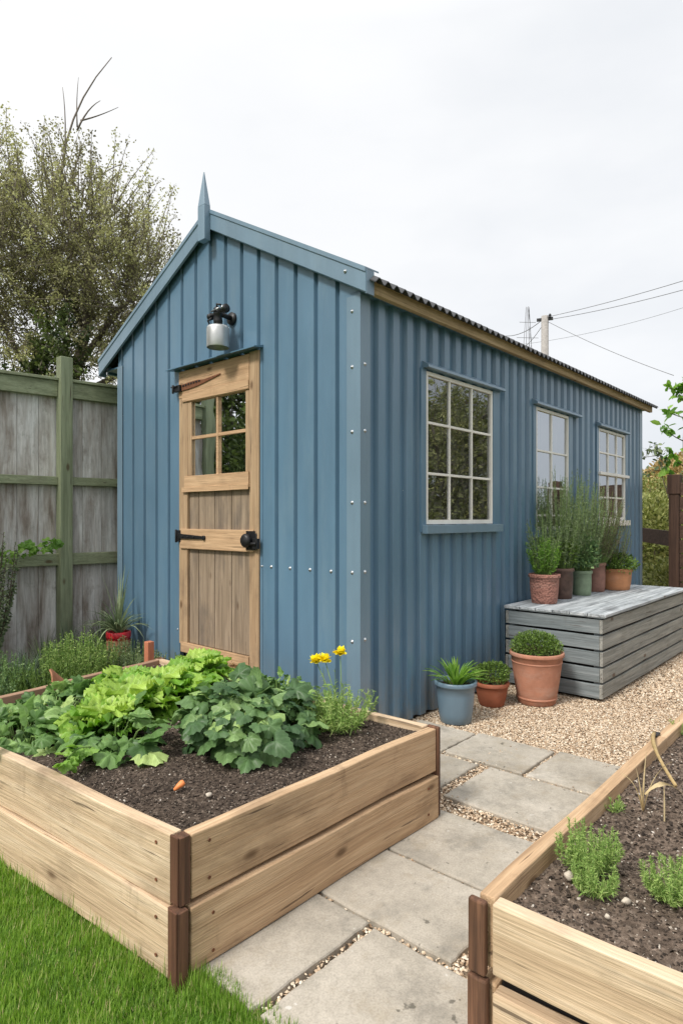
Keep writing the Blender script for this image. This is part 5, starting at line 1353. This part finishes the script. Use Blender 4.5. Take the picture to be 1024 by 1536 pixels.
# trees reflected in the windows, right of the frame
for i, (a, b, sc_, lb) in enumerate([(7.5,-4.1,1.0,'dark leafy tree right of the photo reflected in the near shed window'), (9.6,-5.3,1.05,'taller dark leafy tree right of the photo reflected in the shed windows')]):
    tree('garden_tree', lb, (a, b, 0), [(0,0,0),(0.05,0,1.2),(0,0.1,2.4*sc_)], [[(0,0,1.2),(0.5,0.3,2.2),(0.8,0.4,3*sc_)], [(0,0,1.3),(-0.6,0.1,2.3),(-0.9,0.2,3*sc_)]], [((0,0,2.5*sc_),(1.35*sc_,1.35*sc_,1.3*sc_),3), ((0.2,0.1,1.0),(1.4,1.3,0.9),2)], 26000, (0.05,0.085), m_hedge, twigs=700, tr0=0.12, twl=(0.3,0.7))

# ================================================================ RIGHT BACKGROUND
hg = shrub((9.3, 0.9, 0), (1.5, 0.8, 1.05), 9000, (0.05,0.10), 'light green clipped hedge beyond the shed end', m_hedge, 'hedge', None, 'hedge')
shrub((6.6, 0.35-0.35, 0), (0.5, 0.4, 0.42), 2400, (0.04,0.07), 'leafy green bush at the shed end below the dark brown rail', m_hedge)
shrub((11.2, 1.6, 0), (1.2, 1.3, 1.35), 8000, (0.05,0.09), 'pale olive bush behind the hedge at the right', m_hedge)
shrub((13.6, 1.1, 0), (1.9, 1.5, 1.75), 16000, (0.08,0.15), 'golden-tan rounded bush beyond the brown fence at the right edge', m_golden, name='golden_shrub', shell=0.7)
shrub((9.8, 0.1, 0), (0.6, 0.5, 0.75), 4000, (0.05,0.08), 'dark brownish shrub between the hedge and the golden bush', m_treedark)
bf = thing('brown_fence', 'dark brown timber fence with a thick post at the right edge behind the storage box', 'fence', (6.2, -0.2, 0))
mb = MB(); mb.box(6.10, 6.22, -0.235, -0.115, 0, 1.87); mb.build('post', m_brown_z, bf, bevel=0.005)
mb = MB(); mb.box(6.085, 6.235, -0.25, -0.10, 1.62, 1.872); mb.build('post_cap', m_brown_z, bf, bevel=0.006)
mb = MB(); mb.hexa([(6.23,-0.17,0.93),(7.2,0.66,0.98),(7.2,0.70,0.98),(6.23,-0.13,0.93)], [(6.23,-0.17,1.13),(7.2,0.66,1.18),(7.2,0.70,1.18),(6.23,-0.13,1.13)]); mb.build('rail', m_brown_a, bf)
for k in range(9):
    mb = MB(); z0 = 0.12+k*0.185; mb.hexa([(6.12,-0.24,z0),(6.15,-0.24,z0),(6.26,-1.4,z0),(6.23,-1.4,z0)], [(6.12,-0.24,z0+0.165),(6.15,-0.24,z0+0.165),(6.26,-1.4,z0+0.165),(6.23,-1.4,z0+0.165)]); mb.build('board', m_brown_a, bf)
mb = MB(); mb.box(6.20, 6.32, -1.52, -1.40, 0, 1.85); mb.build('post', m_brown_z, bf)
# tall sapling
def sapling(base, pts, r0, n, ls, label, mat, side, lean=0, tops=3):
    t = thing('sapling', label, 'sapling', base); st = MB(); lf = MB(); B0 = np.array(base, float)
    P = [B0+np.array(pr(*p)) for p in pts]; st.tube(P, [r0*(1-0.7*i/(len(P)-1)) for i in range(len(P))], 6)
    for k, (q, x, y, z) in enumerate(side):
        i = min(int(q*(len(P)-1)), len(P)-2); f_ = q*(len(P)-1)-i; s = P[i]*(1-f_)+P[i+1]*f_; e_ = s+np.array(pr(x, y, z)); m_ = (s+e_)/2+np.array(pr(x*0.2, 0, -z*0.1)); C_ = curve(s, m_, e_, 5); st.tube(C_, [r0*0.45, r0*0.4, r0*0.3, r0*0.25, r0*0.15], 5)
        m2 = n; dd = norm(rdir(m2)+np.array([0,0,-0.1])); tt = NR.random(m2)**0.5; pp = np.array([C_[0]*(1-t_)+C_[-1]*t_ for t_ in tt])+rdir(m2)*0.04
        scatter(lf, T_OVAL[0], T_OVAL[1], pp, dd, rdir(m2, 0.2, 1), NR.uniform(ls[0], ls[1], m2), NR.random(m2))
    m2 = n*2; scatter(lf, T_OVAL[0], T_OVAL[1], P[-1]+rdir(m2)*np.array([0.08,0.08,0.10]), rdir(m2), rdir(m2, 0.3, 1), NR.uniform(ls[0], ls[1], m2), NR.random(m2))
    lf.build('foliage', mat, t); st.build('stem', m_stemb, t)
sapling((7.05,-0.12,0), [(0.25,0,0.0),(0.18,0,1.3),(-0.05,0,1.8),(-0.06,0,2.4),(0.0,0,3.22)], 0.018, 18, (0.09,0.16), 'tall young sapling with fresh green leaves above the brown fence at the right edge', m_fresh,
        [(0.98,-0.30,0,-0.02),(0.92,-0.12,0,0.15),(0.85,-0.26,0,0.10),(0.8,0.3,0,0.2),(0.75,-0.30,0,0.22),(0.66,0.28,0,0.25),(0.55,0.22,0,0.18),(0.6,-0.2,0,0.22),(0.5,-0.25,0,0.2),(0.9,0.25,0,-0.02),(0.42,0.2,0,0.25)])
sapling((6.95,0.02,0), [(0.05,0,0.9),(-0.02,0,1.4),(-0.18,0,1.9),(-0.20,0,2.25)], 0.011, 14, (0.05,0.10), 'thin dark stemmed sapling with drooping leaves between the shed and the tall sapling', m_greygreen,
        [(0.99,-0.22,0,0.06),(0.95,-0.3,0,-0.04),(0.9,0.06,0,-0.1),(0.75,-0.22,0,-0.02),(0.55,0.32,0,0.22),(0.97,-0.1,0,0.12)])
shrub((6.5,-1.0,0), (0.4,0.4,0.5), 1400, (0.05,0.09), 'leafy plant in front of the brown fence at the far right edge', m_fresh)

# ================================================================ POLE AND WIRES
pole = thing('utility_pole', 'plain pale utility pole rising behind the shed roof', 'utility pole', (20.28, 7.80, 0))
zt_ = 9.07
mb = MB(); mb.tube([(20.28,7.80,0),(20.28,7.80,zt_)], [0.16,0.135], 14); mb.build('shaft', m_concrete_pole, pole)
mb = MB(); mb.bar((20.28-0.1,7.80+0.28,zt_-0.12),(20.28+0.1,7.80-0.28,zt_-0.12), 0.10, 0.10); mb.lathe([(0,0),(0.05,0),(0.06,0.06),(0.03,0.12),(0,0.12)], (20.28,7.80-0.2,zt_-0.07), 8); mb.build('bracket', m_black, pole)
def pd(px, py, d):   # a point by its direction and its distance from the origin of the plan
    p = np.array([(px-512)/939*d, d])-O
    return (float(p@U), float(p@V), 1.3+(778-py)/939*d)
def wire(p, q, sag, r, label, grp='overhead wires'):
    p, q = np.array(p), np.array(q); P = [p*(1-t)+q*t+np.array([0,0,-sag*4*t*(1-t)]) for t in np.linspace(0,1,16)]
    mb = MB(); mb.tube(P, r, 5); o = mb.build('overhead_wire', m_wire, base=tuple(p)); tag(o, label, 'wire', grp)
top = np.array(pd(817, 476, 24))
wire(top+np.array([0,0,0.0]), pd(1180, 370, 16), 0.12, 0.010, 'upper of the two parallel wires rising right from the pole')
wire(top+np.array([0.1,-0.1,-0.08]), pd(1180, 388, 16), 0.15, 0.010, 'lower of the two parallel wires rising right from the pole')
wire(top+np.array([0,0,-0.1]), pd(1010, 563, 20), 0.10, 0.010, 'thin wire sloping down right from the pole to the sapling')
wire(pd(785, 516, 40), pd(1180, 405, 30), 0.5, 0.010, 'faint distant wire crossing behind the pole')
wire(top, pd(742, 500, 30), 0.35, 0.014, 'thick wire drooping left from the pole behind the roof')
wire(top+np.array([0,0,-0.15]), pd(765, 530, 30), 0.3, 0.012, 'thin wire drooping left under the thick one')
# distant lattice mast
mast = thing('lattice_mast', 'tiny distant lattice mast left of the utility pole', 'mast', (pd(791,778,90)[0], pd(791,778,90)[1], 0))
mb = MB(); bx_, by_ = pd(791,778,90)[:2]; zt2 = 1.3+(778-460)/939*90
for sx, sy in ((-1,-1),(1,-1),(1,1),(-1,1)): mb.tube([(bx_+sx*1.6, by_+sy*1.6, 0),(bx_+sx*0.15, by_+sy*0.15, zt2)], 0.035, 4)
for k in range(12):
    z0 = zt2*k/12; z1 = zt2*(k+1)/12; w0 = 1.6-1.45*k/12; w1 = 1.6-1.45*(k+1)/12
    mb.tube([(bx_-w0, by_-w0, z0), (bx_+w1, by_-w1, z1)], 0.025, 4); mb.tube([(bx_+w0, by_-w0, z0), (bx_-w1, by_-w1, z1)], 0.025, 4)
for zz, L_ in ((zt2*0.93, 1.2), (zt2*0.86, 1.6)): mb.bar((bx_-L_*0.7, by_+L_*0.7, zz), (bx_+L_*0.7, by_-L_*0.7, zz), 0.05, 0.05)
mb.build('lattice', m_wire, mast)
# far hedge lines so the place closes off
def far_hedge(a0, b0, a1, b1, label):
    mb = MB(); n = 9000; t_ = NR.random(n); z = NR.random(n)**0.8; h = 2.0+0.8*np.sin(t_*40)+0.5*np.sin(t_*97)
    P = np.stack([a0+(a1-a0)*t_+NR.normal(0,0.7,n), b0+(b1-b0)*t_+NR.normal(0,0.7,n), z*h], 1); scatter(mb, T_SMALL[0], T_SMALL[1], P, rdir(n), rdir(n), NR.uniform(0.3,0.6,n), NR.random(n))
    o = mb.build('hedge', m_box, base=(a0, b0, 0)); tag(o, label, 'hedge')
far_hedge(30, -26, 34, 26, 'far low hedge line behind the garden beyond the shed'); far_hedge(-20, 27, 32, 30, 'far low hedge line beyond the big tree'); far_hedge(8, -14, 30, -26, 'far hedge on the right beyond the brown fence')

# ================================================================ CAMERA, LIGHT, SKY
cam = bpy.data.objects.new('camera', bpy.data.cameras.new('camera')); C.objects.link(cam); SC.camera = cam
cam.location = (0,0,1.3); cam.rotation_euler = (radians(90),0,0)
cam.data.sensor_fit = 'HORIZONTAL'; cam.data.sensor_width = 36; cam.data.lens = 36*939/1024; cam.data.shift_y = 10/1024; cam.data.clip_start = 0.05; cam.data.clip_end = 2000
sun_az = radians(224)    # compass angle of the direction towards the sun, from +Y clockwise
el = radians(48)
S = np.array([sin(sun_az)*cos(el), cos(sun_az)*cos(el), sin(el)])
from mathutils import Vector
sl = bpy.data.lights.new('sun', 'SUN'); sl.energy = 2.9; sl.angle = radians(11); sl.color = (1.0, 0.955, 0.88)
so = bpy.data.objects.new('sun', sl); C.objects.link(so); so.rotation_euler = Vector(S).to_track_quat('Z', 'Y').to_euler(); so.location = (0,0,20)

w = bpy.data.worlds.new('World'); SC.world = w; w.use_nodes = True; nt = w.node_tree; nt.nodes.clear()
def wn(t, **k):
    n = nt.nodes.new(t)
    for a_, b_ in k.items(): setattr(n, a_, b_)
    return n
out = wn('ShaderNodeOutputWorld'); 
sky = wn('ShaderNodeTexSky', sky_type='NISHITA', sun_disc=False); sky.sun_elevation = el; sky.sun_rotation = sun_az
bgs = wn('ShaderNodeBackground'); bgs.inputs['Strength'].default_value = 0.08; nt.links.new(sky.outputs[0], bgs.inputs['Color'])
tc = wn('ShaderNodeTexCoord'); sep = wn('ShaderNodeSeparateXYZ'); nt.links.new(tc.outputs['Generated'], sep.inputs[0])
mp = wn('ShaderNodeMapping'); mp.inputs['Scale'].default_value = (1.0,1.0,2.6); nt.links.new(tc.outputs['Generated'], mp.inputs['Vector'])
no = wn('ShaderNodeTexNoise'); no.inputs['Scale'].default_value = 1.7; no.inputs['Detail'].default_value = 5; no.inputs['Roughness'].default_value = 0.5; nt.links.new(mp.outputs[0], no.inputs['Vector'])
# cloud cover is thicker and greyer towards the right horizon (+x), brighter to the left and overhead
def mth(op, a, b=None, c=None):
    n = wn('ShaderNodeMath', operation=op)
    for i, x in enumerate((a, b, c)):
        if x is None: continue
        if isinstance(x, bpy.types.NodeSocket): nt.links.new(x, n.inputs[i])
        else: n.inputs[i].default_value = x
    return n.outputs[0]
q = mth('MULTIPLY_ADD', sep.outputs['X'], -0.30, 0.50); q = mth('MULTIPLY_ADD', sep.outputs['Z'], 0.45, q); q = mth('ADD', q, mth('MULTIPLY_ADD', no.outputs['Fac'], 0.9, -0.44))
rp = wn('ShaderNodeValToRGB'); nt.links.new(q, rp.inputs['Fac']); cr = rp.color_ramp
cr.elements[0].position = 0.2; cr.elements[0].color = (0.60,0.635,0.69,1); cr.elements[1].position = 0.95; cr.elements[1].color = (1.0,1.0,1.0,1)
e = cr.elements.new(0.5); e.color = (0.80,0.825,0.86,1); e = cr.elements.new(0.7); e.color = (0.925,0.935,0.95,1)
bgc = wn('ShaderNodeBackground'); nt.links.new(rp.outputs[0], bgc.inputs['Color'])
stg = mth('MULTIPLY_ADD', mth('MAXIMUM', mth('SUBTRACT', sep.outputs['Z'], 0.62), 0.0), 2.2, 0.95); nt.links.new(stg, bgc.inputs['Strength'])
mxs = wn('ShaderNodeMixShader'); mxs.inputs[0].default_value = 0.93; nt.links.new(bgs.outputs[0], mxs.inputs[1]); nt.links.new(bgc.outputs[0], mxs.inputs[2]); nt.links.new(mxs.outputs[0], out.inputs['Surface'])
SC.view_settings.view_transform = 'Standard'; SC.view_settings.look = 'None'; SC.view_settings.exposure = 0.22; SC.view_settings.gamma = 1.0
SC.render.engine = 'CYCLES'
SC.cycles.max_bounces = 8; SC.cycles.transparent_max_bounces = 8

for o in bpy.data.objects:
    if '_b' in o: del o['_b']
